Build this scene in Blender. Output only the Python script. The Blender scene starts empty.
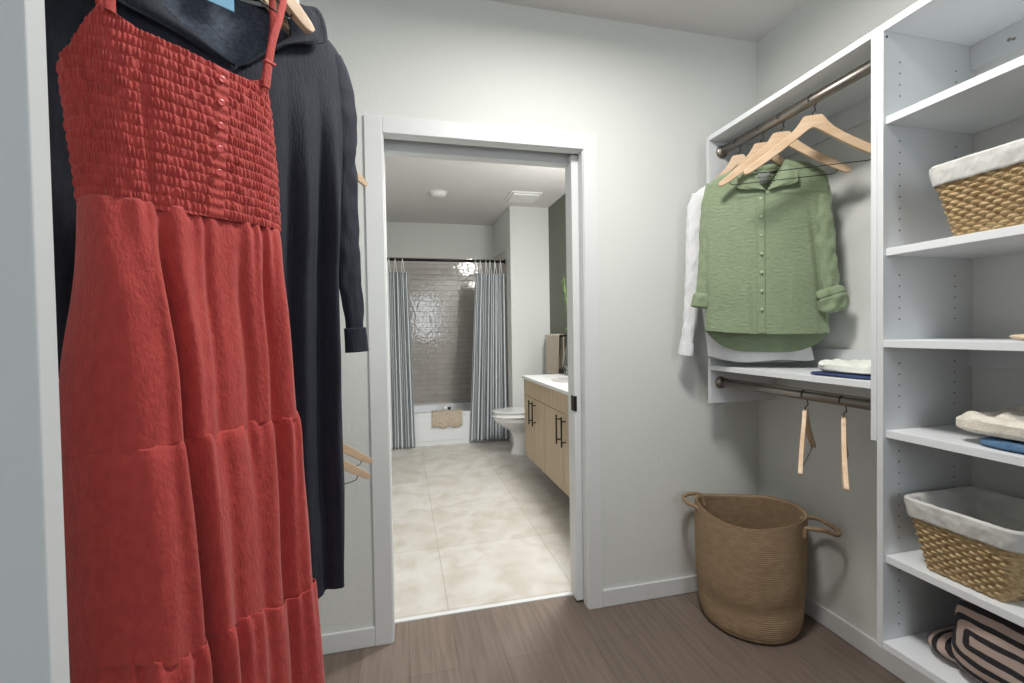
import bpy, bmesh, math, random
from mathutils import Vector, Matrix, noise
PI = math.pi
random.seed(7)
scene = bpy.context.scene
COL = scene.collection

# ------------------------------------------------------------------ materials
def mat(name, color, rough=0.6, metal=0.0, spec=0.5, c2=None, nscale=(8, 8, 8), nlo=0.35, nhi=0.65,
        bump=0.0, bscale=60.0, bstretch=(1, 1, 1), detail=4.0, coat=0.0, sheen=0.0, trans=0.0, emit=None, estr=0.0):
    m = bpy.data.materials.new(name); m.use_nodes = True
    nt = m.node_tree; b = nt.nodes['Principled BSDF']
    def lin(c): return tuple(((v / 255) / 12.92 if v / 255 <= 0.04045 else ((v / 255 + 0.055) / 1.055) ** 2.4) for v in c) + (1,)
    b.inputs['Base Color'].default_value = lin(color)
    b.inputs['Roughness'].default_value = rough
    b.inputs['Metallic'].default_value = metal
    b.inputs['Specular IOR Level'].default_value = spec
    b.inputs['Coat Weight'].default_value = coat
    b.inputs['Sheen Weight'].default_value = sheen
    b.inputs['Transmission Weight'].default_value = trans
    if emit: b.inputs['Emission Color'].default_value = lin(emit); b.inputs['Emission Strength'].default_value = estr
    tc = nt.nodes.new('ShaderNodeTexCoord')
    if c2:
        mp = nt.nodes.new('ShaderNodeMapping'); mp.inputs['Scale'].default_value = nscale
        nt.links.new(tc.outputs['Object'], mp.inputs['Vector'])
        n = nt.nodes.new('ShaderNodeTexNoise'); n.inputs['Scale'].default_value = 1.0; n.inputs['Detail'].default_value = detail
        nt.links.new(mp.outputs['Vector'], n.inputs['Vector'])
        r = nt.nodes.new('ShaderNodeValToRGB')
        r.color_ramp.elements[0].position = nlo; r.color_ramp.elements[1].position = nhi
        r.color_ramp.elements[0].color = lin(color); r.color_ramp.elements[1].color = lin(c2)
        nt.links.new(n.outputs['Fac'], r.inputs['Fac']); nt.links.new(r.outputs['Color'], b.inputs['Base Color'])
    if bump > 0:
        mp = nt.nodes.new('ShaderNodeMapping'); mp.inputs['Scale'].default_value = bstretch
        nt.links.new(tc.outputs['Object'], mp.inputs['Vector'])
        n = nt.nodes.new('ShaderNodeTexNoise'); n.inputs['Scale'].default_value = bscale; n.inputs['Detail'].default_value = 3
        nt.links.new(mp.outputs['Vector'], n.inputs['Vector'])
        bp = nt.nodes.new('ShaderNodeBump'); bp.inputs['Strength'].default_value = bump; bp.inputs['Distance'].default_value = 0.004
        nt.links.new(n.outputs['Fac'], bp.inputs['Height']); nt.links.new(bp.outputs['Normal'], b.inputs['Normal'])
    return m
def lin3(c): return tuple(((v / 255) / 12.92 if v / 255 <= 0.04045 else ((v / 255 + 0.055) / 1.055) ** 2.4) for v in c) + (1,)

M = {}
M['wall'] = mat('wall_paint', (222, 225, 222), 0.85, bump=0.35, bscale=70)
M['ceil'] = mat('ceiling_paint', (222, 220, 219), 0.9, bump=0.3, bscale=60)
M['trim'] = mat('trim_paint', (224, 227, 228), 0.45)
M['dark_wall'] = mat('grey_green_paint', (112, 116, 106), 0.8, bump=0.2, bscale=70)
M['mel'] = mat('white_melamine', (217, 221, 223), 0.45)
M['mel_edge'] = mat('white_melamine_edge', (230, 234, 237), 0.4)
M['hole'] = mat('pin_hole', (88, 92, 96), 0.8)
M['nickel'] = mat('brushed_nickel', (148, 142, 135), 0.4, metal=1.0)
M['black_wire'] = mat('dark_wire', (52, 54, 56), 0.4, metal=0.6)
M['chrome'] = mat('chrome', (225, 225, 225), 0.12, metal=1.0)
M['black'] = mat('black_metal', (34, 32, 32), 0.45, metal=0.4)
M['wood'] = mat('hanger_maple', (220, 193, 162), 0.45, c2=(206, 176, 143), nscale=(8, 60, 60), bump=0.0)
M['red'] = mat('rust_red_gauze', (186, 67, 61), 0.85, c2=(172, 58, 54), nscale=(90, 90, 50), bump=0.5, bscale=260, bstretch=(1, 1, 0.45), sheen=0.15)
M['red_smock'] = mat('rust_red_smocked_gauze', (190, 72, 66), 0.85, c2=(174, 60, 55), nscale=(120, 120, 60), bump=0.5, bscale=320, bstretch=(1, 1, .5), sheen=0.15)
M['navy'] = mat('navy_linen', (30, 36, 50), 0.85, c2=(39, 44, 56), nscale=(190, 190, 30), bump=0.4, bscale=260, bstretch=(1, 1, 0.3), sheen=0.0)
M['navy_inside'] = mat('navy_linen_inside', (84, 94, 108), 0.9, c2=(64, 72, 86), nscale=(120, 120, 160), bump=0.4, bscale=300)
M['green'] = mat('sage_green_gauze', (141, 157, 127), 0.85, c2=(131, 148, 117), nscale=(60, 60, 200), bump=0.5, bscale=210, bstretch=(.5, .5, 2.2), sheen=0.2)
M['white_cloth'] = mat('white_cotton', (232, 234, 238), 0.85, bump=0.4, bscale=90)
M['offwhite_cloth'] = mat('offwhite_linen', (222, 226, 220), 0.85, bump=0.4, bscale=90)
M['cream'] = mat('cream_knit', (232, 227, 215), 0.9, c2=(218, 212, 198), nscale=(40, 40, 40), bump=0.6, bscale=150)
M['blue'] = mat('denim_blue_cloth', (92, 124, 156), 0.9, c2=(72, 106, 140), nscale=(40, 40, 40), bump=0.5, bscale=200)
M['navy_fold'] = mat('dark_blue_cotton', (52, 66, 108), 0.9, bump=0.3, bscale=200)
M['beige'] = mat('beige_cloth', (214, 194, 168), 0.9, bump=0.4, bscale=150)
M['liner'] = mat('grey_white_liner', (208, 209, 205), 0.9, c2=(196, 196, 192), nscale=(20, 20, 40), bump=0.8, bscale=60, bstretch=(1, 1, .4))
M['seagrass'] = mat('seagrass', (206, 182, 140), 0.75, c2=(168, 140, 98), nscale=(60, 60, 120), bump=0.5, bscale=300)
M['jute'] = mat('tan_jute_cord', (160, 136, 108), 0.85, c2=(146, 122, 94), nscale=(30, 30, 60), bump=0.5, bscale=350)
M['label'] = mat('blue_tag', (128, 182, 214), 0.7)
M['grey_label'] = mat('grey_label', (140, 146, 142), 0.7)
M['button_r'] = mat('red_button', (206, 84, 84), 0.3)
M['button_g'] = mat('green_button', (178, 194, 158), 0.3)
M['porc'] = mat('porcelain', (240, 241, 242), 0.12, coat=0.5)
M['acry'] = mat('tub_acrylic', (236, 239, 242), 0.2, coat=0.3)
M['quartz'] = mat('white_quartz', (236, 238, 240), 0.2)
M['oak'] = mat('pale_oak_laminate', (200, 180, 153), 0.55, c2=(188, 167, 140), nscale=(26, 26, 2.2), bump=0.0)
M['tan_towel'] = mat('tan_towel', (208, 194, 176), 0.95, c2=(190, 174, 154), nscale=(50, 50, 50), bump=1.0, bscale=220, sheen=0.3)
M['plastic'] = mat('white_plastic', (236, 236, 234), 0.4)
M['leaf'] = mat('leaf_green', (120, 150, 84), 0.5, c2=(96, 130, 66), nscale=(20, 20, 20))
M['glass'] = mat('clear_glass', (225, 232, 230), 0.05, trans=1.0)
M['lamp'] = mat('lamp_diffuser', (255, 250, 240), 0.5, emit=(255, 246, 232), estr=3.5)
M['dark_gap'] = mat('door_pocket_inside', (70, 66, 60), 0.9)

def uvmat(name, rough=0.85):
    m = bpy.data.materials.new(name); m.use_nodes = True
    nt = m.node_tree; b = nt.nodes['Principled BSDF']; b.inputs['Roughness'].default_value = rough
    return m, nt, b
def N(nt, t, **k):
    n = nt.nodes.new(t)
    for a, v in k.items(): setattr(n, a, v)
    return n
def math_n(nt, op, a, b=None, c=None):
    n = N(nt, 'ShaderNodeMath', operation=op)
    for i, v in enumerate((a, b, c)):
        if v is None: continue
        if isinstance(v, (int, float)): n.inputs[i].default_value = v
        else: nt.links.new(v, n.inputs[i])
    return n.outputs[0]
def ramp(nt, fac, stops, interp='LINEAR'):
    r = N(nt, 'ShaderNodeValToRGB'); r.color_ramp.interpolation = interp
    e = r.color_ramp.elements
    while len(e) < len(stops): e.new(0.5)
    for i, (p, c) in enumerate(stops): e[i].position = p; e[i].color = lin3(c)
    nt.links.new(fac, r.inputs['Fac']); return r.outputs['Color']

# striped curtain cloth (stripes follow the cloth by UV, u in metres)
m, nt, b = uvmat('striped_curtain_cloth'); M['stripe'] = m
uv = N(nt, 'ShaderNodeUVMap'); sx = N(nt, 'ShaderNodeSeparateXYZ'); nt.links.new(uv.outputs[0], sx.inputs[0])
fr = math_n(nt, 'FRACT', math_n(nt, 'MULTIPLY', sx.outputs[0], 1 / 0.034))
nt.links.new(ramp(nt, fr, [(0, (222, 226, 228)), (.40, (222, 226, 228)), (.43, (122, 130, 138)), (.97, (122, 130, 138))]), b.inputs['Base Color'])
# concentric stripe cushion
m, nt, b = uvmat('black_and_beige_striped_cloth', 0.9); M['pillow'] = m
uv = N(nt, 'ShaderNodeUVMap'); sx = N(nt, 'ShaderNodeSeparateXYZ'); nt.links.new(uv.outputs[0], sx.inputs[0])
ns = N(nt, 'ShaderNodeTexNoise'); ns.inputs['Scale'].default_value = 7.0; nt.links.new(uv.outputs[0], ns.inputs['Vector'])
wob = math_n(nt, 'MULTIPLY', math_n(nt, 'SUBTRACT', ns.outputs['Fac'], .5), .10)
ax = math_n(nt, 'MAXIMUM', math_n(nt, 'SUBTRACT', math_n(nt, 'ABSOLUTE', math_n(nt, 'SUBTRACT', sx.outputs[0], .5)), .37), 0)
ay = math_n(nt, 'MAXIMUM', math_n(nt, 'SUBTRACT', math_n(nt, 'MULTIPLY', math_n(nt, 'ABSOLUTE', math_n(nt, 'SUBTRACT', sx.outputs[1], .5)), .5), .02), 0)
dd = math_n(nt, 'ADD', math_n(nt, 'POWER', math_n(nt, 'ADD', math_n(nt, 'POWER', ax, 3.2), math_n(nt, 'POWER', ay, 3.2)), 1 / 3.2), math_n(nt, 'MULTIPLY', wob, .25))
ff = math_n(nt, 'FRACT', math_n(nt, 'ADD', math_n(nt, 'MULTIPLY', dd, 1 / .078), .45))
nt.links.new(ramp(nt, ff, [(0, (178, 158, 148)), (.52, (178, 158, 148)), (.56, (38, 36, 40)), (.97, (38, 36, 40))]), b.inputs['Base Color'])
# wood plank floor
m, nt, b = uvmat('brown_wood_planks', 0.5); M['planks'] = m
tc = N(nt, 'ShaderNodeTexCoord'); mp = N(nt, 'ShaderNodeMapping'); mp.inputs['Rotation'].default_value = (0, 0, PI / 2)
nt.links.new(tc.outputs['Object'], mp.inputs['Vector'])
br = N(nt, 'ShaderNodeTexBrick'); br.inputs['Scale'].default_value = 1.0; br.inputs['Brick Width'].default_value = 1.22
br.inputs['Row Height'].default_value = .18; br.inputs['Mortar Size'].default_value = .0009; br.offset = .37
br.inputs['Color1'].default_value = lin3((132, 118, 108)); br.inputs['Color2'].default_value = lin3((121, 107, 98)); br.inputs['Mortar'].default_value = lin3((96, 80, 72))
nt.links.new(mp.outputs[0], br.inputs['Vector'])
mp2 = N(nt, 'ShaderNodeMapping'); mp2.inputs['Scale'].default_value = (34, 2.2, 1); nt.links.new(tc.outputs['Object'], mp2.inputs['Vector'])
n1 = N(nt, 'ShaderNodeTexNoise'); n1.inputs['Scale'].default_value = 1.6; n1.inputs['Detail'].default_value = 8; n1.inputs['Distortion'].default_value = .6
nt.links.new(mp2.outputs[0], n1.inputs['Vector'])
mx = N(nt, 'ShaderNodeMixRGB', blend_type='MULTIPLY'); mx.inputs[0].default_value = 1
nt.links.new(br.outputs['Color'], mx.inputs[1]); nt.links.new(ramp(nt, n1.outputs['Fac'], [(.3, (226, 222, 219)), (.62, (255, 255, 255))]), mx.inputs[2])
nt.links.new(mx.outputs[0], b.inputs['Base Color'])
# bathroom stone tile floor
m, nt, b = uvmat('cream_stone_tiles', 0.4); M['tile_floor'] = m
tc = N(nt, 'ShaderNodeTexCoord'); mp = N(nt, 'ShaderNodeMapping'); mp.inputs['Location'].default_value = (-.175 + .61, -2.04 + .61, 0)
nt.links.new(tc.outputs['Object'], mp.inputs['Vector'])
br = N(nt, 'ShaderNodeTexBrick'); br.inputs['Scale'].default_value = 1.0; br.inputs['Brick Width'].default_value = .61
br.inputs['Row Height'].default_value = .61; br.inputs['Mortar Size'].default_value = .003; br.offset = 0
br.inputs['Color1'].default_value = lin3((216, 214, 210)); br.inputs['Color2'].default_value = lin3((208, 205, 199)); br.inputs['Mortar'].default_value = lin3((192, 188, 181))
nt.links.new(mp.outputs[0], br.inputs['Vector'])
n1 = N(nt, 'ShaderNodeTexNoise'); n1.inputs['Scale'].default_value = 6.5; n1.inputs['Detail'].default_value = 12; n1.inputs['Distortion'].default_value = .5
nt.links.new(tc.outputs['Object'], n1.inputs['Vector'])
mx = N(nt, 'ShaderNodeMixRGB', blend_type='MULTIPLY'); mx.inputs[0].default_value = 1
nt.links.new(br.outputs['Color'], mx.inputs[1]); nt.links.new(ramp(nt, n1.outputs['Fac'], [(.32, (234, 229, 221)), (.62, (255, 255, 255))]), mx.inputs[2])
nt.links.new(mx.outputs[0], b.inputs['Base Color'])
# glossy handmade shower tile
def tilemat(name, rot):
    m, nt, b = uvmat(name, 0.07); b.inputs['Specular IOR Level'].default_value = .9
    tc = N(nt, 'ShaderNodeTexCoord'); mp = N(nt, 'ShaderNodeMapping'); mp.inputs['Rotation'].default_value = rot
    nt.links.new(tc.outputs['Object'], mp.inputs['Vector'])
    br = N(nt, 'ShaderNodeTexBrick'); br.inputs['Scale'].default_value = 1.0; br.inputs['Brick Width'].default_value = .2
    br.inputs['Row Height'].default_value = .066; br.inputs['Mortar Size'].default_value = .0022; br.inputs['Mortar Smooth'].default_value = .3
    br.inputs['Color1'].default_value = lin3((192, 188, 182)); br.inputs['Color2'].default_value = lin3((182, 178, 172)); br.inputs['Mortar'].default_value = lin3((150, 147, 142))
    nt.links.new(mp.outputs[0], br.inputs['Vector']); nt.links.new(br.outputs['Color'], b.inputs['Base Color'])
    n1 = N(nt, 'ShaderNodeTexNoise'); n1.inputs['Scale'].default_value = 26; n1.inputs['Detail'].default_value = 1
    nt.links.new(tc.outputs['Object'], n1.inputs['Vector'])
    h = math_n(nt, 'SUBTRACT', n1.outputs['Fac'], math_n(nt, 'MULTIPLY', br.outputs['Fac'], .5))
    bp = N(nt, 'ShaderNodeBump'); bp.inputs['Strength'].default_value = .3; bp.inputs['Distance'].default_value = .005
    nt.links.new(h, bp.inputs['Height']); nt.links.new(bp.outputs['Normal'], b.inputs['Normal'])
    return m
M['tile_back'] = tilemat('grey_shower_tile_back', (-PI / 2, 0, 0))
M['tile_side'] = tilemat('grey_shower_tile_side', (-PI / 2, 0, PI / 2))

# ------------------------------------------------------------------ builders
def cr(pts, t):
    """piecewise smooth interpolation: pts = [(t, v1, v2...)] ascending in t"""
    if t <= pts[0][0]: return pts[0][1:]
    if t >= pts[-1][0]: return pts[-1][1:]
    for i in range(len(pts) - 1):
        if pts[i][0] <= t <= pts[i + 1][0]:
            a, b = pts[i], pts[i + 1]; k = (t - a[0]) / (b[0] - a[0])
            out = []
            for j in range(1, len(a)):
                h = b[0] - a[0]
                pa = pts[i - 1] if i > 0 else None; pb = pts[i + 2] if i + 2 < len(pts) else None
                d = (b[j] - a[j]) / h
                m0 = d if pa is None else 0.5 * (d + (a[j] - pa[j]) / (a[0] - pa[0]))
                m1 = d if pb is None else 0.5 * (d + (pb[j] - b[j]) / (pb[0] - b[0]))
                if pa is not None and (a[j] - pa[j]) * d <= 0: m0 = 0
                if pb is not None and (pb[j] - b[j]) * d <= 0: m1 = 0
                k2, k3 = k * k, k ** 3
                out.append((2 * k3 - 3 * k2 + 1) * a[j] + (k3 - 2 * k2 + k) * h * m0 + (-2 * k3 + 3 * k2) * b[j] + (k3 - k2) * h * m1)
            return tuple(out)
def smooth(a, b, x):
    x = max(0, min(1, (x - a) / (b - a))); return x * x * (3 - 2 * x)
def nz(x, y, z=0.0): return noise.noise(Vector((x, y, z)))

class B:
    def __init__(s): s.bm = bmesh.new(); s.uv = s.bm.loops.layers.uv.new('UVMap')
    def face(s, vs, mi=0, uvs=None, smooth=False):
        try: f = s.bm.faces.new(vs)
        except ValueError: return None
        f.material_index = mi; f.smooth = smooth
        if uvs:
            for l, u in zip(f.loops, uvs): l[s.uv].uv = u
        return f
    def box(s, x0, x1, y0, y1, z0, z1, mi=0):
        v = [s.bm.verts.new((x, y, z)) for z in (z0, z1) for y in (y0, y1) for x in (x0, x1)]
        for q in ((0, 2, 3, 1), (4, 5, 7, 6), (0, 1, 5, 4), (2, 6, 7, 3), (0, 4, 6, 2), (1, 3, 7, 5)): s.face([v[i] for i in q], mi)
        return s
    def rbox(s, x0, x1, y0, y1, z0, z1, r=.004, mi=0, seg=2):
        """box with rounded edges"""
        t = B(); t.box(x0, x1, y0, y1, z0, z1)
        bmesh.ops.bevel(t.bm, geom=t.bm.edges[:], offset=r, segments=seg, affect='EDGES', profile=.5)
        s.merge(t, mi); return s
    def merge(s, t, mi=None):
        mp = {v: s.bm.verts.new(v.co) for v in t.bm.verts}
        for f in t.bm.faces:
            g = s.face([mp[v] for v in f.verts], f.material_index if mi is None else mi, [l[t.uv].uv for l in f.loops], f.smooth)
        t.bm.free()
    def grid(s, fn, nu, nv, cu=False, cv=False, mi=0, keep=None, uvf=None):
        """fn(u,v) -> point; u,v in 0..1"""
        U = nu if cu else nu + 1; V = nv if cv else nv + 1
        P = [[s.bm.verts.new(fn(i / nu, j / nv)) for i in range(U)] for j in range(V)]
        for j in range(nv):
            for i in range(nu):
                if keep and not keep((i + .5) / nu, (j + .5) / nv): continue
                a, b_, c, d = P[j][i], P[j][(i + 1) % U], P[(j + 1) % V][(i + 1) % U], P[(j + 1) % V][i]
                uvs = [(i / nu, j / nv), ((i + 1) / nu, j / nv), ((i + 1) / nu, (j + 1) / nv), (i / nu, (j + 1) / nv)]
                if uvf: uvs = [uvf(*q) for q in uvs]
                s.face([a, b_, c, d], mi, uvs, True)
        return P
    def tube(s, pts, r, n=10, mi=0, closed=False, cap=True, ry=None):
        pts = [Vector(p) for p in pts]; L = len(pts)
        rad = r if callable(r) else (lambda t: r)
        rings = []; up = None
        for i, p in enumerate(pts):
            a = pts[(i - 1) % L] if (closed or i > 0) else p
            b_ = pts[(i + 1) % L] if (closed or i < L - 1) else p
            t = (b_ - a).normalized()
            if up is None:
                up = Vector((0, 0, 1)) if abs(t.z) < .9 else Vector((1, 0, 0))
            x = t.cross(up).normalized(); up = x.cross(t).normalized()
            k = rad(i / max(1, L - 1)); k2 = (ry(i / max(1, L - 1)) if ry else k)
            rings.append([s.bm.verts.new(p + x * math.cos(q * 2 * PI / n) * k + up * math.sin(q * 2 * PI / n) * k2) for q in range(n)])
        R = L if closed else L - 1
        for i in range(R):
            A, C = rings[i], rings[(i + 1) % L]
            for q in range(n): s.face([A[q], A[(q + 1) % n], C[(q + 1) % n], C[q]], mi, None, True)
        if cap and not closed:
            s.face(rings[0][::-1], mi); s.face(rings[-1], mi)
        return s
    def cyl(s, p, q, r, n=24, mi=0): return s.tube([p, q], r, n, mi)
    def lathe(s, prof, c=(0, 0, 0), n=32, mi=0, sx=1, sy=1, cap=False):
        P = [[s.bm.verts.new((c[0] + r * sx * math.cos(2 * PI * i / n), c[1] + r * sy * math.sin(2 * PI * i / n), c[2] + z)) for i in range(n)] for r, z in prof]
        for a, b_ in zip(P, P[1:]):
            for i in range(n): s.face([a[i], a[(i + 1) % n], b_[(i + 1) % n], b_[i]], mi, None, True)
        if cap: s.face(P[0][::-1], mi); s.face(P[-1], mi)
        return s
    def prism(s, poly, d0, d1, axis='y', mi=0):
        def mk(a, b_, d):
            return {'y': (a, d, b_), 'x': (d, a, b_), 'z': (a, b_, d)}[axis]
        A = [s.bm.verts.new(mk(a, b_, d0)) for a, b_ in poly]; C = [s.bm.verts.new(mk(a, b_, d1)) for a, b_ in poly]
        n = len(poly)
        s.face(A, mi); s.face(C[::-1], mi)
        for i in range(n): s.face([A[i], C[i], C[(i + 1) % n], A[(i + 1) % n]], mi)
        return s
    def xform(s, mtx): s.bm.transform(mtx); return s

def obj(name, b, mats, parent=None, world=True, bevel=0, solid=0, fixn=True, weld=False):
    if not isinstance(mats, (list, tuple)): mats = [mats]
    if weld: bmesh.ops.remove_doubles(b.bm, verts=b.bm.verts[:], dist=1e-5)
    if fixn: bmesh.ops.recalc_face_normals(b.bm, faces=b.bm.faces[:])
    if world and parent is not None:
        p = parent; off = Vector((0, 0, 0))
        while p is not None: off += p.location; p = p.parent
        b.bm.transform(Matrix.Translation(-off))
    me = bpy.data.meshes.new(name); b.bm.to_mesh(me); b.bm.free()
    for m_ in mats: me.materials.append(m_)
    o = bpy.data.objects.new(name, me); COL.objects.link(o)
    if parent is not None: o.parent = parent
    if bevel:
        md = o.modifiers.new('bevel', 'BEVEL'); md.width = bevel; md.segments = 2; md.limit_method = 'ANGLE'
    if solid:
        md = o.modifiers.new('solid', 'SOLIDIFY'); md.thickness = solid; md.offset = 0
    return o
def tag(o, label, cat=None, group=None):
    o['label'] = label
    if cat: o['category'] = cat
    if group: o['group'] = group
    return o
def thing(name, label, cat, loc=(0, 0, 0), rz=0, group=None):
    o = bpy.data.objects.new(name, None); COL.objects.link(o); o.empty_display_size = .05
    o.location = loc; o.rotation_euler = (0, 0, rz)
    return tag(o, label, cat, group)
def struct(name, b, mats, label=None, parent=None, bevel=0):
    o = obj(name, b, mats, parent, bevel=bevel)
    if parent is None: o['kind'] = 'structure'
    if label: o['label'] = label
    return o

# ------------------------------------------------------------------ constants (metres)
D = 1.885      # closet side of the wall with the doorway
D2 = 2.02      # bathroom side of it
R = 1.692      # right wall
LW = -0.60     # left wall
H = 2.625
BACK = -1.5
XL, XR, DH = -0.062, 0.784, 2.04
BR = 1.61      # bathroom right wall
BY = 5.80      # back wall of the tub alcove
AL = -0.36     # alcove left wall

# ------------------------------------------------------------------ room shell
struct('floor', B().box(LW - .1, R + .1, BACK - .1, 2.0, -.06, 0), M['planks'], 'brown wood plank floor of the closet')
struct('floor_bathroom', B().box(-1.2, BR + .1, 2.022, BY + .1, -.06, 0), M['tile_floor'], 'cream stone tile floor of the bathroom')
struct('ceiling', B().box(LW - .1, R + .2, BACK - .1, D + .02, H, H + .06), M['ceil'], 'white closet ceiling')
struct('ceiling_bathroom', B().box(-1.2, BR + .1, D + .02, BY + .1, H, H + .06), M['ceil'], 'white bathroom ceiling')
struct('wall_right', B().box(R, R + .1, BACK, D2, 0, H), M['wall'], 'white closet wall behind the shelving')
struct('wall_left', B().box(LW - .1, LW, BACK, D2, 0, H), M['wall'])
# wall with the doorway, built in pieces around the opening and the door pocket
w = B()
w.box(LW, XL - .002, D, D2, 0, H)
w.box(XL - .002, XR + .002, D, D2, DH + .03, H)
w.box(XR + .02, R, D, D + .042, 0, H); w.box(XR + .02, R, D2 - .042, D2, 0, H)
w.box(R - .05, R, D + .042, D2 - .042, 0, H)
w.box(XR + .002, XR + .02, D, D2, DH + .03, H); w.box(XR + .02, R - .05, D + .042, D2 - .042, DH + .03, H)
struct('wall_back', w, M['wall'], 'white textured wall around the bathroom doorway')
# wall behind the camera with an unseen window opening
w = B(); w.box(LW, .30, BACK - .1, BACK, 0, H); w.box(1.0, R, BACK - .1, BACK, 0, H); w.box(.30, 1.0, BACK - .1, BACK, 2.42, H); w.box(.30, 1.0, BACK - .1, BACK, 0, 1.1)
struct('wall_front', w, M['wall'])
w = B(); w.box(.30, .34, BACK - .07, BACK - .03, 1.1, 2.42); w.box(.96, 1.0, BACK - .07, BACK - .03, 1.1, 2.42); w.box(.34, .96, BACK - .07, BACK - .03, 1.1, 1.14); w.box(.34, .96, BACK - .07, BACK - .03, 2.38, 2.42); w.box(.34, .96, BACK - .065, BACK - .035, 1.74, 1.77)
struct('window_1', w, M['trim'], 'white window frame behind the camera')
# bathroom walls
struct('wall_bathroom_right', B().box(BR, BR + .1, 2.02, 4.87, 0, H), M['dark_wall'], 'dark grey-green painted bathroom wall')
struct('wall_bathroom_left', B().box(-1.1, -1.0, 2.02, 5.10, 0, H), M['wall'])
struct('wall_bathroom_return', B().box(-1.1, AL - .01, 5.10, BY + .1, 0, H), M['wall'])
struct('wall_bathroom_wing', B().box(1.167, BR + .1, 4.87, BY + .1, 0, H), M['wall'], 'white wing wall between shower and toilet')
struct('wall_bathroom_back', B().box(AL - .01, 1.167, BY + .01, BY + .1, 0, H), M['wall'], 'white wall above the shower tile')
struct('trim_shower_tile', B().box(AL, 1.155, BY, BY + .01, .30, 2.19), M['tile_back'], 'glossy grey brick tile on the shower back wall')
w = B().box(1.155, 1.167, 5.02, BY + .01, .30, 2.19)
struct('trim_shower_tile_side', w, M['tile_side'], 'grey brick tile on the shower end wall')
struct('trim_shower_tile_left', B().box(AL - .01, AL, 5.10, BY + .01, .30, 2.19), M['tile_side'])
# casings and jambs of the doorway
c = B(); CF = 1.8726
c.box(-.131, XL, CF, D, 0, DH + .066); c.box(-.062, XR, CF, D, DH, DH + .066); c.box(XR, XR + .068, CF, D, 0, DH + .066)
struct('trim_door_casing', c, M['trim'], 'white flat door casing around the bathroom doorway', bevel=.003)
c = B()
c.box(XL - .002, XL + .004, D - .005, D2 + .012, 0, DH)                      # left jamb
c.box(XL, XR + .002, D - .004, D + .044, DH - .002, DH + .032)              # head, closet side
c.box(XL, XR + .002, D2 - .044, D2 + .012, DH - .030, DH + .032)             # head, bath side
c.box(XR - .003, XR + .02, D - .004, D + .044, 0, DH)                        # right split jamb
c.box(XR - .027, XR + .02, D2 - .044, D2 + .012, 0, DH)
struct('trim_door_jamb', c, M['trim'], 'white split jamb of the pocket door', bevel=.002)
c = B(); c.box(XL, XR + .3, D + .044, D2 - .044, DH + .028, DH + .03)
struct('trim_door_track', c, M['dark_gap'], 'dark slot above the pocket door')
c = B(); c.box(-.131, XL, D2, D2 + .012, 0, DH + .06); c.box(XR, XR + .068, D2 + .0001, D2 + .012, 0, DH + .06); c.box(XL, XR, D2, D2 + .012, DH, DH + .06)
struct('trim_bath_casing', c, M['trim'])
c = B().box(XL, XR, 2.0, 2.022, -.01, .006)
struct('trim_threshold', c, M['trim'], 'thin white transition strip between wood and tile', bevel=.002)
# pocket door, slid into the wall
d = B(); d.rbox(.750, 1.50, D + .049, D + .084, .012, DH - .004, .002)
dr = obj('door_1', d, M['trim']); dr['kind'] = 'structure'; dr['label'] = 'white pocket door slid almost fully into the wall'
l = B(); l.rbox(.7485, .762, D + .045, D + .088, .882, .952, .002); l.box(.7465, .749, D + .058, D + .074, .892, .942)
tag(obj('door_latch', l, M['black'], dr), 'dark bronze latch plate on the door edge')
# baseboards
def baseb(name, x0, x1, y0, y1):
    struct(name, B().box(x0, x1, y0, y1, 0, .078), M['trim'], bevel=.004)
baseb('baseboard_back_left', LW, -.131, D - .012, D)
baseb('baseboard_back_right', XR + .068, R - .012, D - .012, D)
baseb('baseboard_right', R - .012, R, BACK, D)
baseb('baseboard_left', LW, LW + .012, BACK, D - .012)
baseb('baseboard_wing', 1.167, BR, 4.858, 4.87)

# ------------------------------------------------------------------ camera
cam = bpy.data.cameras.new('camera'); co = bpy.data.objects.new('camera', cam); COL.objects.link(co)
f_, yaw, pi_, ro, h_ = 454.93, .2356, -.0212, -.0162, 1.2473
F = Vector((math.sin(yaw) * math.cos(pi_), math.cos(yaw) * math.cos(pi_), math.sin(pi_)))
R0 = Vector((math.cos(yaw), -math.sin(yaw), 0)); U0 = R0.cross(F)
Rv = R0 * math.cos(ro) + U0 * math.sin(ro); Uv = Rv.cross(F)
mm = Matrix(((Rv.x, Uv.x, -F.x, 0), (Rv.y, Uv.y, -F.y, 0), (Rv.z, Uv.z, -F.z, h_), (0, 0, 0, 1)))
co.matrix_world = mm
cam.sensor_width = 36; cam.lens = 36 * f_ / 1024; cam.clip_start = .02
scene.camera = co

# ------------------------------------------------------------------ closet units
T = .019
Y0, Y1, Y2 = 1.796, 1.040, 1.022     # panel planes of the right hand side
S = 1.342
ZB, ZT = .306, 2.104
def pin_holes(b, y, side, zs, xs=(S + .060, 1.618)):
    for z in zs:
        for x in xs: b.cyl((x, y, z), (x, y + side * .0012, z), .0022, 8, 1)
t_ = thing('hanging_shelf_unit', 'white wall-hung closet section with upper and lower rods beside the doorway', 'shelving', (S, Y1, .911))
p = B(); p.rbox(S, R, Y0 - T, Y0, .911, ZT, .001); obj('side_panel', p, M['mel'], t_)
p = B(); p.rbox(S, R - .0, Y1, Y1 + .0175, .911, ZT, .001); obj('side_panel', p, M['mel'], t_)
p = B(); p.rbox(S, R, Y1 + .0176, Y0 - T - .0002, 2.083, ZT, .001); obj('top_shelf', p, M['mel_edge'], t_)
p = B(); p.rbox(S, R, Y1 + .0176, Y0 - T - .0002, 1.0617, 1.083, .001); obj('lower_shelf', p, M['mel_edge'], t_)
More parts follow.
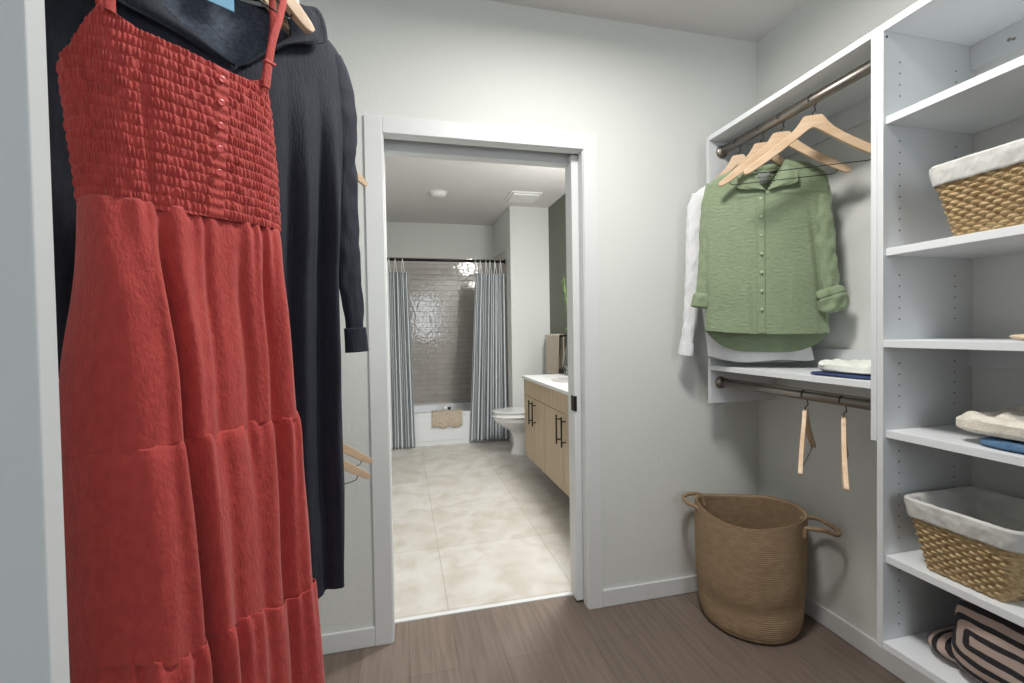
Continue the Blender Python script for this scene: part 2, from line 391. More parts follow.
for z0, z1 in ((2.005, 2.0829), (1.0831, 1.158)):
    p = B(); p.rbox(R - .016, R, Y1 + .0176, Y0 - T - .0002, z0, z1, .001); obj('back_rail', p, M['mel'], t_)
def rod(root, x, ya, yb, z, r=.0155):
    p = B(); p.cyl((x, ya, z), (x, yb, z), r, 28); p.box(x - .004, x + .004, ya, yb, z + r - .003, z + r + .006)
    o = obj('clothes_rod', p, M['nickel'], root)
    for q in o.data.polygons: q.use_smooth = len(q.vertices) == 4
    for y, s in ((ya, 1), (yb, -1)):
        p = B(); prof = [(.0, 0), (.027, 0), (.028, .003), (.026, .009), (.019, .013), (.0157, .014), (.0157, .022)]
        p.lathe(prof, n=28); p.xform(Matrix.Translation((x, y, z)) @ Matrix.Rotation(-s * PI / 2, 4, 'X'))
        obj('flange', p, M['nickel'], o)
rod(t_, 1.405, Y1 + .0178, Y0 - T - .0004, 2.036)
rod(t_, 1.392, Y1 + .0178, Y0 - T - .0004, 1.004)


TN = .40
t_ = thing('shelf_tower', 'tall white wall-hung closet tower with adjustable shelves at the right', 'shelving', (S, TN, ZB))
p = B(); p.rbox(S, R, Y2, Y2 + .0175, ZB, ZT, .001)
zs = [.37 + .032 * i for i in range(52)]
zs = [z for z in zs if not any(a - .03 < z < a + .055 for a in (.581 - .02, 1.207 - .02, .946 - .02, 1.469 - .02, 1.843 - .02))]
pin_holes(p, Y2, -1, zs)
p.cyl((S + .012, Y2, 2.068), (S + .012, Y2 - .001, 2.068), .004, 10, 1)
obj('side_panel', p, [M['mel'], M['hole']], t_)
p = B(); p.rbox(S, R, TN, TN + .0175, ZB, ZT, .001); pin_holes(p, TN + .0175, 1, zs); obj('side_panel', p, [M['mel'], M['hole']], t_)
sh = {}
for nm, zt in (('top_shelf', ZT), ('shelf', 1.843), ('shelf', 1.469), ('shelf', 1.207), ('shelf', .946), ('shelf', .581), ('bottom_shelf', .329)):
    p = B(); x0 = S + .010 if zt in (1.843, 1.469, .946, .581) else S
    p.rbox(x0, R - .002, TN + .0177, Y2 - .0002, zt - .0215, zt, .001); o = obj(nm, p, M['mel_edge'], t_)
for z0, z1 in ((2.012, 2.0823), (1.118, 1.1853)):
    p = B(); p.rbox(R - .018, R, TN + .0177, Y2 - .0002, z0, z1, .001)
    rl = obj('back_rail', p, M['mel'], t_)
    if z0 > 2:
        p = B(); p.cyl((R - .018, .93, 2.045), (R - .0195, .93, 2.045), .005, 12); obj('rail_screw', p, M['nickel'], t_)
        p = B(); p.cyl((R - .018, .92, 2.041), (R - .0195, .92, 2.041), .004, 12); obj('rail_screw', p, M['nickel'], t_)

# left hand unit (mostly behind the garments and the end panel)
SL, YP = -.24, .374
t_ = thing('hanging_shelf_unit', 'white closet section at the left, its end panel closest to the camera', 'shelving', (SL, YP, .30))
p = B(); p.rbox(LW, SL, YP, YP + .019, .306, ZT, .0015); tag(obj('end_panel', p, M['mel'], t_), 'white end panel at the left edge')
p = B(); p.rbox(LW, SL - .03, Y0 - T, Y0, .911, ZT, .001); obj('side_panel', p, M['mel'], t_)
p = B(); p.rbox(LW, SL, YP + .0192, Y0 - T - .0002, 2.083, ZT, .001); obj('top_shelf', p, M['mel_edge'], t_)
p = B(); p.rbox(LW, SL - .05, 1.30, Y0 - T - .0002, 1.0617, 1.083, .001); obj('lower_shelf', p, M['mel_edge'], t_)
p = B(); p.rbox(LW, SL - .05, 1.28, 1.2998, .911, 2.0828, .001); obj('divider_panel', p, M['mel'], t_)
rod(t_, -.295, YP + .0194, Y0 - T - .0004, 2.036)
rod(t_, -.295, 1.3002, Y0 - T - .0004, 1.018)

# ------------------------------------------------------------------ hangers
def hanger_parts(root, zr, bar=True, sc=1.0):
    """zr: rod axis height. Local frame: x along the shoulders, z up from the peak top, origin at root"""
    top = zr - .052
    half = [(.026, 0), (.034, -.010), (.046, -.030), (.066, -.052), (.10, -.080), (.15, -.115), (.195, -.148), (.214, -.163), (.2195, -.172), (.214, -.180), (.200, -.178), (.15, -.147), (.10, -.113), (.05, -.076), (.012, -.046), (.0, -.042)]
    poly = [(x, z) for x, z in half] + [(-x, z) for x, z in half[-2::-1]]
    b = B(); n = 16
    # flat wooden arms, lofted in strips so the flat body keeps an even thickness and a slight forward sweep
    m = len(half); upper = half[:9]; lower = half[8:][::-1]
    def at(pts, k):
        k = k * (len(pts) - 1); i = min(int(k), len(pts) - 2); f = k - i
        return (pts[i][0] * (1 - f) + pts[i + 1][0] * f, pts[i][1] * (1 - f) + pts[i + 1][1] * f)
    for sg in (1, -1):
        rows = []
        for j in range(17):
            k = j / 16
            ux, uz = at([(0, 0)] + upper, k); lx, lz = at(lower, k)
            yy = -.008 * (max(ux, .0) / .22) ** 2
            th = .0065
            ux *= sc; lx *= sc
            rows.append([b.bm.verts.new((sg * ux, yy - th, uz)), b.bm.verts.new((sg * ux, yy + th, uz)), b.bm.verts.new((sg * lx, yy + th, lz)), b.bm.verts.new((sg * lx, yy - th, lz))])
        for r0, r1 in zip(rows, rows[1:]):
            for q in range(4): b.face([r0[q], r0[(q + 1) % 4], r1[(q + 1) % 4], r1[q]])
        b.face(rows[-1])
    b.xform(Matrix.Translation((0, 0, top)))
    o = obj('arms', b, M['wood'], root, world=False, bevel=.0015, weld=True)
    # hook
    pts = [(0, 0, top - .01), (0, 0, top + .012), (.006, 0, top + .020)]
    r = .0195
    for i in range(15):
        a = -.35 * PI + (i / 14) * 1.45 * PI
        pts.append((0, r * math.cos(a) * -1 * 0 + 0, 0) if 0 else (r * math.cos(a), 0, zr + .0005 + r * math.sin(a)))
    # the hook's plane holds the rod: rod runs along the room's Y, so turn the loop across it
    hk = B(); hk.tube([(0, 0, top - .01), (0, 0, top + .010)], .0018, 8)
    loop = [Vector((0, 0, top + .010)), Vector((.012, 0, top + .018))] + [Vector(q) for q in pts[3:]]
    hk.tube(loop, .0018, 8)
    hk.xform(Matrix.Rotation(-root.rotation_euler.z, 4, 'Z'))
    obj('hook', hk, M['black_wire'], root, world=False)
    if bar:
        q = B(); w_ = .178; yb = -.003
        pts = [(-w_, yb, top - .140), (-w_, yb, top - .168), (-w_ + .006, yb, top - .176), (-w_ + .02, yb, top - .178), (w_ - .02, yb, top - .178), (w_ - .006, yb, top - .176), (w_, yb, top - .168), (w_, yb, top - .140)]
        q.tube(pts, .0016, 8); obj('trouser_bar', q, M['black_wire'], root, world=False)
def hanger(x, y, zr, deg, label, group, sc=1.0):
    t = thing('clothes_hanger', label, 'hanger', (x, y, zr), math.radians(deg), group)
    hanger_parts(t, 0.0, sc == 1.0, sc)
    return t
hanger(1.405, 1.31, 2.036, -33, 'empty wooden hanger on the upper right rod, nearest the shelf tower', 'wooden hangers')
hanger(1.405, 1.445, 2.036, -33, 'empty wooden hanger just in front of the green shirt', 'wooden hangers')
hanger(1.405, 1.545, 2.036, -33, 'wooden hanger that carries the green shirt', 'wooden hangers', .85)
hanger(1.405, 1.672, 2.036, -38, 'wooden hanger nearest the doorway wall, carrying the white shirt', 'wooden hangers', .80)
hanger(1.392, 1.33, 1.004, 38, 'empty wooden hanger on the lower right rod, turned so both arms show', 'wooden hangers')
hanger(1.392, 1.185, 1.004, 40.1, 'empty wooden hanger on the lower right rod, seen edge-on beside the tower', 'wooden hangers')
hanger(-.300, .758, 2.036, 49, 'wooden hanger inside the straps of the red dress', 'wooden hangers')
hanger(-.297, .955, 2.036, 33, 'wooden hanger hidden inside the navy shirt dress', 'wooden hangers', .85)
hanger(-.295, 1.68, 2.036, 38, 'empty wooden hanger whose tip peeks out beside the navy sleeve', 'wooden hangers')
hanger(-.295, 1.57, 1.018, 37, 'empty wooden hanger low at the left, upper of the two beside the door casing', 'wooden hangers')
hanger(-.295, 1.40, 1.018, 35, 'empty wooden hanger low at the left, lower of the two beside the door casing', 'wooden hangers')

# ------------------------------------------------------------------ garment helper
def garment(name, rows, parent, mats, fold, zbot, nu=200, nv=220, keep=None, zr=0.0, solid=.0012, top=None, mif=None, power=.85):
    """rows: (z, left, right, front depth, back depth) with z DEscending; front is -y"""
    asc = sorted(rows)
    ztop = rows[0][0] if top is None else top
    def fn(u, v):
        a = u * 2 * PI
        zb = zbot(a)
        z0 = ztop(a) if callable(ztop) else ztop
        z = z0 + (zb - z0) * v
        L, Rr, bf, bb = cr(asc, z)
        c, s = math.cos(a), math.sin(a)
        mid, hw = (L + Rr) / 2, (Rr - L) / 2
        x = mid + hw * math.copysign(abs(c) ** power, c)
        dep = bf if s < 0 else bb
        y = math.copysign(abs(s) ** power, s) * dep
        dx, dy = fold(x, z, s, a)
        return (x + dx, y + dy, z - zr)
    b = B(); b.grid(fn, nu, nv, cu=True, keep=(lambda u, v: keep(*(lambda q: (q[0], q[2] + zr, math.sin(u * 2 * PI)))(fn(u, v)))) if keep else None)
    return obj(name, b, mats, parent, world=False, solid=solid)
def sleeve(name, path, rads, parent, m, zr, amp=.004, seed=0, nu=40, nv=110, mi=0, solid=.001, flat=.62):
    """path [(t,x,y,z)], rads [(t,r)]"""
    def fn(u, v):
        x, y, z = cr(path, v); r = cr(rads, v)[0]
        x2, y2, z2 = cr(path, min(1, v + .02)); x1, y1, z1 = cr(path, max(0, v - .02))
        t = (Vector((x2, y2, z2)) - Vector((x1, y1, z1))).normalized()
        side = Vector((0, 1, 0)); nx = side.cross(t).normalized()
        a = u * 2 * PI
        k = 1 + amp / r * (nz(math.cos(a) * 1.6 + seed, math.sin(a) * 1.6, z * 22) * 1.0 + .5 * math.sin(z * 95 + 2 * math.cos(a) + seed) * nz(z * 9, seed, math.cos(a)))
        q = Vector((x, y, z)) + nx * math.cos(a) * r * k + side * math.sin(a) * r * k * flat
        return (q.x, q.y, q.z - zr)
    b = B(); b.grid(fn, nu, nv, cu=True); return obj(name, b, m, parent, world=False, solid=solid)

# ------------------------------------------------------------------ red dress
ZR = .45
red = thing('red_dress', 'rust-red tiered sundress with smocked bodice hanging in front of the navy dress', 'dress', (-.318, .758, ZR), math.radians(49))
bod = [(1.70, -.108, .134, .052, .050), (1.66, -.113, .140, .058, .054), (1.60, -.117, .146, .060, .055), (1.52, -.112, .153, .058, .054), (1.46, -.107, .156, .056, .052), (1.405, -.103, .157, .055, .052)]
def bod_top(a):
    # neckline height round the body: front dips between the straps, sides drop to the armholes
    c, s = math.cos(a), math.sin(a)
    x = .013 + .128 * c
    if s < 0:
        z = cr([(-.2, 1.575), (-.118, 1.585), (-.105, 1.622), (-.088, 1.655), (-.07, 1.645), (-.03, 1.637), (.03, 1.637), (.08, 1.645), (.118, 1.663), (.132, 1.625), (.142, 1.600), (.2, 1.600)], x)[0]
    else:
        z = cr([(-.2, 1.58), (-.118, 1.585), (-.08, 1.60), (.09, 1.60), (.142, 1.60), (.2, 1.6)], x)[0]
    return z
def bod_fold(x, z, s, a):
    # elastic rows every 13 mm, gathered fabric puffs between them
    row = z / .0138 + .12 * nz(a * 2.5, z * 8); k = row - math.floor(row); ri = math.floor(row)
    puff = math.sin(PI * k) ** .42
    per = a * 136 + nz(ri * 3.7, a * 3) * 5
    ridge = .5 + .5 * math.sin(per + 3.4 * nz(a * 17, ri * 1.3, z * 20))
    d = puff * (.0016 + .0032 * ridge * (.75 + .9 * nz(a * 30, ri * 2.1))) + .0022 * nz(a * 9, z * 50)
    if s < 0 and -.004 < x - .030 + (1.6 - z) * .06 < .016: d = .003 + .0008 * math.sin(row * 2 * PI)   # button placket
    wr = .0035 * math.exp(-((x + .058 - (1.62 - z) * .05) / .006) ** 2) if s < 0 else 0
    d -= wr
    return d * math.cos(a) * .6, d * (math.sin(a))
o = garment('bodice', bod, red, M['red_smock'], bod_fold, lambda a: 1.418 + (.008 if math.sin(a) < 0 else 0) * math.cos(a), nu=1240, nv=230, zr=ZR, top=bod_top, solid=.001)
def skirt_fold(z0, z1, seed, gather, deep):
    def f(x, z, s, a):
        k = (z0 - z) / (z0 - z1)
        g = math.exp(-max(0, k) * 3.6)
        near = gather * (.0046 * g + .0008) * math.sin(x * 230 + 6 * nz(x * 20, seed) + (3 if s > 0 else 0)) * (.6 + nz(x * 30, seed + 9))
        near += gather * .006 * (1 - math.exp(-max(0, k) * 26)) * (.5 + .5 * g) - .002
        fade = .25 + .75 * smooth(1.43, 1.28, z)
        low = fade * ((.012 + .010 * smooth(1.4, .7, z)) * nz(x * 9 + 3, z * 1.3, 1.0 if s < 0 else 7.0) + .006 * nz(x * 30, z * 1.9, 3 if s < 0 else 9))
        d = near + low
        if s < 0:
            sl = (1.42 - z) / .67
            d += fade * (.022 * math.exp(-((x + .088 - .02 * sl) / .036) ** 2) - .016 * math.exp(-((x - .045 - .02 * sl) / .05) ** 2) + .014 * math.exp(-((x - .132 - .02 * sl) / .018) ** 2))
            for (xa, xb, wd, am) in deep:
                q = (x - (xa + (xb - xa) * sl)) / wd
                d += fade * (-am * math.exp(-q * q) + am * .35 * math.exp(-((q + 1.9) / 1.3) ** 2) + am * .2 * math.exp(-((q - 1.9) / 1.2) ** 2))
        return (nz(z * 7, a * 1.4 + seed) * .003, d * (1 if s > 0 else -1) * min(1, abs(s) * 2.2 + .1))
    return f
DEEP = [(-.044, -.008, .008, .026), (.010, .024, .009, .007), (.102, .112, .009, .012), (.060, .070, .008, .006)]
T1 = [(1.44, -.104, .157, .054, .050), (1.418, -.106, .158, .056, .052), (1.30, -.114, .162, .064, .058), (1.20, -.127, .166, .072, .064), (1.10, -.131, .172, .076, .068)]
T2 = [(1.125, -.129, .170, .075, .067), (1.10, -.131, .173, .078, .069), (1.0, -.133, .179, .086, .074), (.82, -.134, .186, .090, .078)]
T3 = [(.862, -.133, .184, .089, .078), (.84, -.135, .187, .092, .080), (.685, -.140, .203, .100, .09), (.55, -.146, .210, .104, .094)]
z_s1 = lambda a: 1.418 - .0 * math.cos(a)
garment('skirt_tier', T1, red, M['red'], skirt_fold(1.425, 1.11, 1.0, 1.0, DEEP), lambda a: 1.108 + .004 * math.sin(a * 9), nu=420, nv=90, zr=ZR, top=1.424)
garment('skirt_tier', T2, red, M['red'], skirt_fold(1.116, .83, 1.6, 1.3, DEEP), lambda a: .835 - .025 * math.cos(a + .3) + .006 * math.sin(a * 7), nu=420, nv=90, zr=ZR, top=lambda a: 1.116 + .003 * math.sin(a * 9))
garment('skirt_tier', T3, red, M['red'], skirt_fold(.843, .55, 2.2, 1.3, DEEP), lambda a: .56, nu=420, nv=90, zr=ZR, top=lambda a: .843 - .025 * math.cos(a + .3) + .006 * math.sin(a * 7))
# seam binding between bodice and skirt is part of the bodice; straps:
def strap(pts, w=.0065):
    b = B()
    n = len(pts)
    def fn(u, v):
        p = cr([(i / (n - 1),) + tuple(q) for i, q in enumerate(pts)], v)
        a = u * 2 * PI
        return (p[0] + w * math.cos(a), p[1] + .0022 * math.sin(a), p[2] - ZR)
    b.grid(fn, 14, 60, cu=True); return obj('strap', b, M['red'], red, world=False)
strap([(.112, -.053, 1.645), (.127, -.048, 1.72), (.152, -.038, 1.79), (.166, -.026, 1.836), (.166, .0, 1.853), (.178, .02, 1.79), (.172, .042, 1.70), (.150, .048, 1.59)])
strap([(-.088, -.050, 1.645), (-.088, -.048, 1.70), (-.10, -.040, 1.78), (-.118, -.028, 1.856), (-.12, .0, 1.878), (-.095, .02, 1.80), (-.06, .042, 1.70), (-.05, .048, 1.59)])
b = B(); b.box(.121 - .0085, .121 + .0085, -.0540, -.0465, 1.688 - ZR, 1.6915 - ZR); obj('strap_slider', b, M['button_r'], red, world=False)
for i in range(5):
    z = 1.618 - i * .034; x = .034 - (1.6 - z) * .06
    b = B(); b.lathe([(0, -.0015), (.0048, -.0015), (.0055, 0), (.0048, .0012), (.003, .0006), (0, .0006)], n=16)
    b.xform(Matrix.Translation((x, -.0655, z - ZR)) @ Matrix.Rotation(PI / 2, 4, 'X')); obj('button', b, M['button_r'], red, world=False)

# ------------------------------------------------------------------ navy shirt dress
ZN = .60
nav = thing('navy_shirt_dress', 'long navy linen shirt dress with open collar and long sleeves at the left', 'dress', (-.306, .955, ZN), math.radians(33))
NR = [(1.905, -.075, .085, .040, .035), (1.885, -.14, .165, .040, .036), (1.868, -.19, .205, .038, .034), (1.835, -.215, .224, .040, .036), (1.74, -.215, .228, .046, .04), (1.60, -.205, .214, .052, .045), (1.41, -.20, .200, .055, .05), (1.2, -.20, .197, .058, .05), (.9, -.20, .196, .06, .05), (.70, -.20, .19, .062, .052)]
def nfold(x, z, s, a):
    k = smooth(1.85, 1.2, z)
    d = k * (.020 * nz(x * 13 + 4, z * 1.1, 2 if s < 0 else 5) + .010 * nz(x * 30, z * 1.6, 4)) + .005 * nz(x * 9, z * 9)
    if s < 0:
        for xa, wd, am in ((.150, .010, .022), (.115, .012, -.012), (.178, .010, -.012), (.085, .012, .014), (-.17, .012, .016)):
            d += -am * math.exp(-((x - xa - .006 * math.sin(z * 5)) / wd) ** 2) * smooth(1.80, 1.45, z)
    return (.003 * nz(z * 6, s), d * (1 if s > 0 else -1) * min(1, abs(s) * 2.2 + .1))
def nkeep(x, z, s):
    if s < -.02:   # open neck of the front
        zz = cr([(-.30, 1.92), (-.125, 1.806), (-.06, 1.762), (0, 1.728), (.05, 1.780), (.105, 1.835), (.135, 1.885), (.2, 1.95)], x)[0]
        if z > zz and -.14 < x < .14: return False
    return True
garment('dress_body', NR, nav, M['navy'], nfold, lambda a: .715 + (-.010 if math.sin(a) < 0 else .02) + .01 * math.cos(a), nu=300, nv=260, keep=nkeep, zr=ZN)
b = B()
def yoke(u, v):
    x = -.135 + .275 * u; z = 1.70 + (1.895 - 1.70) * v
    return (x, .020 + .006 * nz(x * 20, z * 10) - .018 * abs(x / .14) ** 2, z - ZN)
b.grid(yoke, 40, 30); obj('back_yoke_lining', b, M['navy_inside'], nav, world=False, solid=.001)
# open collar: two flaps folded outwards along the neck edge
def flap(pin, pout, root, m, Zr, name='collar_flap'):
    b = B(); n = len(pin)
    A = [(i / (n - 1),) + tuple(q) for i, q in enumerate(pin)]; C = [(i / (n - 1),) + tuple(q) for i, q in enumerate(pout)]
    def fn(u, v):
        p, q = Vector(cr(A, u)), Vector(cr(C, u)); r = p.lerp(q, v); r.y -= .008 * math.sin(PI * min(1, v * 1.2))
        return (r.x, r.y, r.z - Zr)
    b.grid(fn, 50, 14); return obj(name, b, m, root, world=False, solid=.002)
flap([(.002, -.050, 1.727), (.05, -.050, 1.779), (.095, -.046, 1.833), (.09, -.036, 1.875), (.07, .00, 1.925), (.0, .028, 1.935)],
     [(.012, -.056, 1.730), (.085, -.058, 1.800), (.168, -.052, 1.852), (.152, -.048, 1.905), (.12, .01, 1.925), (.0, .05, 1.905)], nav, M['navy'], ZN)
flap([(-.002, -.050, 1.727), (-.05, -.050, 1.752), (-.105, -.046, 1.79), (-.10, -.036, 1.86), (-.08, .00, 1.925), (.0, .028, 1.935)],
     [(-.012, -.056, 1.724), (-.09, -.058, 1.745), (-.178, -.052, 1.775), (-.155, -.048, 1.86), (-.12, .01, 1.925), (.0, .05, 1.905)], nav, M['navy'], ZN)
SLN = [(0, .192, .0, 1.845), (.12, .212, -.004, 1.78), (.35, .222, -.006, 1.62), (.6, .223, -.006, 1.46), (.8, .229, -.008, 1.34), (1, .238, -.010, 1.225)]
sleeve('sleeve', SLN, [(0, .034), (.15, .033), (.4, .026), (.7, .026), (.9, .022), (1, .022)], nav, M['navy'], ZN, .005, 3)
sleeve('cuff', [(0, .236, -.010, 1.262), (1, .2385, -.010, 1.208)], [(0, .0245), (1, .0265)], nav, M['navy'], ZN, .002, 4, nv=20)
SLL = [(0, -.185, .0, 1.845), (.12, -.205, -.004, 1.78), (.35, -.232, -.006, 1.62), (.6, -.240, -.006, 1.46), (.8, -.238, -.008, 1.34), (1, -.226, -.010, 1.19)]
sleeve('sleeve', SLL, [(0, .034), (.15, .034), (.4, .032), (.7, .028), (1, .024)], nav, M['navy'], ZN, .005, 8)
b = B(); b.rbox(-.024, .022, .006, .0085, 1.852 - ZN, 1.905 - ZN, .0008); b.xform(Matrix.Translation((-.01, -.012, 0)))
tag(obj('size_tag', b, M['label'], nav, world=False), 'pale blue tag at the neck')

# ------------------------------------------------------------------ green shirt
ZG = 1.10
grn = thing('green_shirt', 'sage green button-up gauze shirt with rolled sleeves on the right rod', 'shirt', (1.405, 1.545, ZG), math.radians(-33))
GR = [(1.902, -.050, .085, .040, .030), (1.885, -.105, .150, .040, .030), (1.868, -.155, .195, .038, .028), (1.845, -.190, .215, .036, .026), (1.80, -.203, .222, .040, .028), (1.70, -.205, .222, .046, .030), (1.5, -.204, .220, .050, .030), (1.35, -.206, .222, .052, .030), (1.15, -.214, .238, .054, .032)]
def gfold(x, z, s, a):
    k = smooth(1.85, 1.35, z)
    d = k * (.012 * nz(x * 13 + 1, z * 1.5, 2 if s < 0 else 5) + .004 * nz(x * 30, z * 3, 4)) + .004 * nz(x * 8, z * 8) + .0012 * nz(x * 50, z * 130)
    if s < 0:
        d += .002 * (1 if abs(x + .010) < .014 else 0)                       # placket
        d -= .008 * math.exp(-((x - .185 + (z - 1.45) * .1) / .012) ** 2) * smooth(1.8, 1.6, z)
        d -= .006 * math.exp(-((x + .055 + .02 * math.sin(z * 4)) / .012) ** 2) * smooth(1.55, 1.25, z)
    return (.003 * nz(z * 8, s + 3), d * (1 if s > 0 else -1) * min(1, abs(s) * 2.2 + .1))
def gkeep(x, z, s):
    if s < -.02:
        zz = cr([(-.12, 1.95), (-.048, 1.880), (-.015, 1.81), (.006, 1.778), (.03, 1.81), (.068, 1.880), (.12, 1.95)], x)[0]
        if z > zz and -.08 < x < .09: return False
    return True
def gbot(a):
    s, c = math.sin(a), math.cos(a)
    return 1.222 + .010 * c * c - .008 * c if s < 0 else 1.148 + .084 * abs(c) ** 3 - .008 * c
garment('shirt_body', GR, grn, M['green'], gfold, gbot, nu=300, nv=240, keep=gkeep, zr=ZG)
def collar(root, m, Zr, cx, zv, hw=.058, px=.105, pz=1.803, top=1.903):
    for g in (1, -1):
        flap([(cx + g * .004, -.046, zv), (cx + g * .030, -.046, zv + .035), (cx + g * hw * .95, -.036, top - .035), (cx + g * hw, .0, top - .006), (cx, .028, top)],
             [(cx + g * .026, -.054, zv + .004), (cx + g * px, -.056, pz), (cx + g * (px - .004), -.046, pz + .045), (cx + g * (hw + .028), .006, top - .035), (cx, .046, top - .038)], root, m, Zr)
    b = B(); b.grid(lambda u, v: (cx + (hw - .006) * math.cos(PI * u), .026 * math.sin(PI * u), top - .002 - .030 * v - Zr), 30, 5)
    obj('collar_stand', b, m, root, world=False, solid=.001)
collar(grn, M['green'], ZG, .012, 1.782)
for zz in [1.752 - i * .072 for i in range(7)]:
    b = B(); b.lathe([(0, -.0015), (.0048, -.0015), (.0056, 0), (.0048, .0012), (.003, .0005), (0, .0005)], n=16)
    b.xform(Matrix.Translation((-.010, -.0605 + (.014 if zz > 1.7 else .006 if zz > 1.6 else 0) - .004, zz - ZG)) @ Matrix.Rotation(PI / 2, 4, 'X')); obj('button', b, M['button_g'], grn, world=False)
b = B()
def plk(u, v):
    z = 1.772 + (1.224 - 1.772) * v; x = -.024 + .028 * u
    L, Rr, bf, bb = cr(sorted(GR), z); xm = (L + Rr) / 2; hw = (Rr - L) / 2; c = (x - xm) / hw
    s = -max(0, (1 - abs(c) ** (1 / .85 * 2))) ** .5
    dx, dy = gfold(x, z, -1, 0)
    return (x, -bf * abs(s) ** .85 + dy - .003, z - ZG)
b.grid(plk, 6, 90); obj('button_placket', b, M['green'], grn, world=False, solid=.0015)
sleeve('sleeve', [(0, -.165, .006, 1.836), (.15, -.185, .010, 1.77), (.45, -.198, .014, 1.60), (.8, -.214, .010, 1.43), (1, -.222, .006, 1.36)],
       [(0, .036), (.2, .034), (.5, .030), (.8, .026), (1, .026)], grn, M['green'], ZG, .006, 1, flat=.75)
sleeve('rolled_cuff', [(0, -.220, .004, 1.395), (1, -.228, .004, 1.335)], [(0, .027), (.15, .035), (.8, .037), (.95, .034), (1, .026)], grn, M['green'], ZG, .006, 2, nv=40, flat=.8)
sleeve('sleeve', [(0, .180, .0, 1.838), (.15, .198, -.002, 1.775), (.45, .210, -.012, 1.60), (.8, .222, -.020, 1.44), (1, .232, -.026, 1.36)],
       [(0, .036), (.2, .036), (.5, .034), (.8, .030), (1, .028)], grn, M['green'], ZG, .009, 6, flat=.8)
sleeve('rolled_cuff', [(0, .216, -.030, 1.395), (.5, .230, -.034, 1.352), (1, .244, -.036, 1.305)], [(0, .027), (.12, .040), (.3, .043), (.36, .038), (.42, .044), (.7, .045), (.9, .040), (1, .024)], grn, M['green'], ZG, .020, 11, nv=50, flat=.8)
b = B(); b.rbox(-.008, .036, .022, .024, 1.855 - ZG, 1.872 - ZG, .0006); b.rbox(.002, .028, .0215, .0235, 1.828 - ZG, 1.854 - ZG, .0006)
tag(obj('neck_label', b, M['grey_label'], grn, world=False), 'grey woven neck label')

# ------------------------------------------------------------------ white shirt behind it
ZW = 1.088
wht = thing('white_shirt', 'white long-sleeved shirt hanging behind the green shirt, one sleeve against the wall', 'shirt', (1.405, 1.672, ZW), math.radians(-38))
WR = [(1.895, -.055, .075, .030, .026), (1.875, -.12, .13, .030, .026), (1.85, -.165, .175, .028, .026), (1.80, -.18, .19, .030, .028), (1.6, -.165, .205, .032, .03), (1.3, -.14, .235, .034, .034), (1.1, -.120, .275, .038, .030)]
def wfold(x, z, s, a):
    d = .010 * nz(x * 14 + 8, z * 1.5, 2 if s < 0 else 5) * smooth(1.8, 1.2, z) + .005 * nz(x * 22, z * 6, 4)
    return (.003 * nz(z * 8, s + 3), d * (1 if s > 0 else -1) * min(1, abs(s) * 2.2 + .1))
def wbot(a):
    s, c = math.sin(a), math.cos(a)
    return 1.108 + .012 * c * c + .006 * math.sin(5 * c) if s < 0 else 1.098 + .02 * c * c
garment('shirt_body', WR, wht, M['white_cloth'], wfold, wbot, nu=220, nv=160, zr=ZW)
collar(wht, M['white_cloth'], ZW, .01, 1.79)
sleeve('sleeve', [(0, -.150, .0, 1.835), (.12, -.170, -.002, 1.77), (.4, -.180, -.006, 1.55), (.75, -.196, -.010, 1.30), (1, -.212, -.012, 1.155)],
       [(0, .036), (.2, .034), (.5, .030), (.8, .028), (1, .026)], wht, M['white_cloth'], ZW, .006, 5)
sleeve('cuff', [(0, -.210, -.012, 1.185), (1, -.216, -.012, 1.130)], [(0, .029), (1, .031)], wht, M['white_cloth'], ZW, .003, 6, nv=20)
sleeve('sleeve', [(0, .165, .01, 1.835), (.12, .19, .010, 1.77), (.4, .205, .010, 1.55), (.75, .215, .010, 1.30), (1, .222, .010, 1.16)],
       [(0, .034), (.2, .032), (.5, .026), (.8, .022), (1, .020)], wht, M['white_cloth'], ZW, .006, 9, flat=.5)

# ------------------------------------------------------------------ folded clothes
def folded(name, label, cat, x0, x1, y0, y1, z0, h, m, seed, wave=.006, rz=0.0, round_=.5, nx=70, ny=70, group=None):
    """soft folded cloth: a closed pillow-like slab with rumpled top"""
    cx, cy = (x0 + x1) / 2, (y0 + y1) / 2; hx, hy = (x1 - x0) / 2, (y1 - y0) / 2
    b = B()
    def fn(u, v):
        a = u * 2 * PI; ph = -PI / 2 + v * PI
        ca, sa = math.cos(a), math.sin(a)
        q = .28
        ex = math.copysign(abs(ca) ** q, ca); ey = math.copysign(abs(sa) ** q, sa)
        cp = max(0, math.cos(ph)) ** .22; sp = math.sin(ph)
        rr = cp * (1 if abs(sp) < .999 else cp)
        x = hx * ex * rr; y = hy * ey * rr
        x += .010 * nz(y * 14 + seed, 1, sp); y += .010 * nz(x * 14, seed, sp)
        zz = math.copysign(abs(sp) ** .8, sp)
        z = h / 2 + h / 2 * zz
        if sp > 0: z += wave * (nz(x * 22 + seed, y * 22, 0) + .5 * nz(x * 55, y * 40, seed)) * min(1, sp * 2) + wave * .6
        z = max(z, 0)
        return (x, y, z)
    b.grid(fn, nx, ny, cu=True)
    b.xform(Matrix.Rotation(rz, 4, 'Z'))
    o = obj(name, b, m); o.location = (cx, cy, z0)
    return tag(o, label, cat, group)
folded('folded_cloth', 'dark blue folded cloth under cream cloth on the shelf below the shirts', 'clothes', 1.36, 1.55, 1.085, 1.292, 1.0834, .012, M['navy_fold'], 3, .0008, rz=.06)
folded('folded_cloth', 'rumpled cream cloth on the dark blue one, beside the tower panel', 'clothes', 1.37, 1.55, 1.085, 1.275, 1.0962, .024, M['offwhite_cloth'], 9, .016, rz=.08)
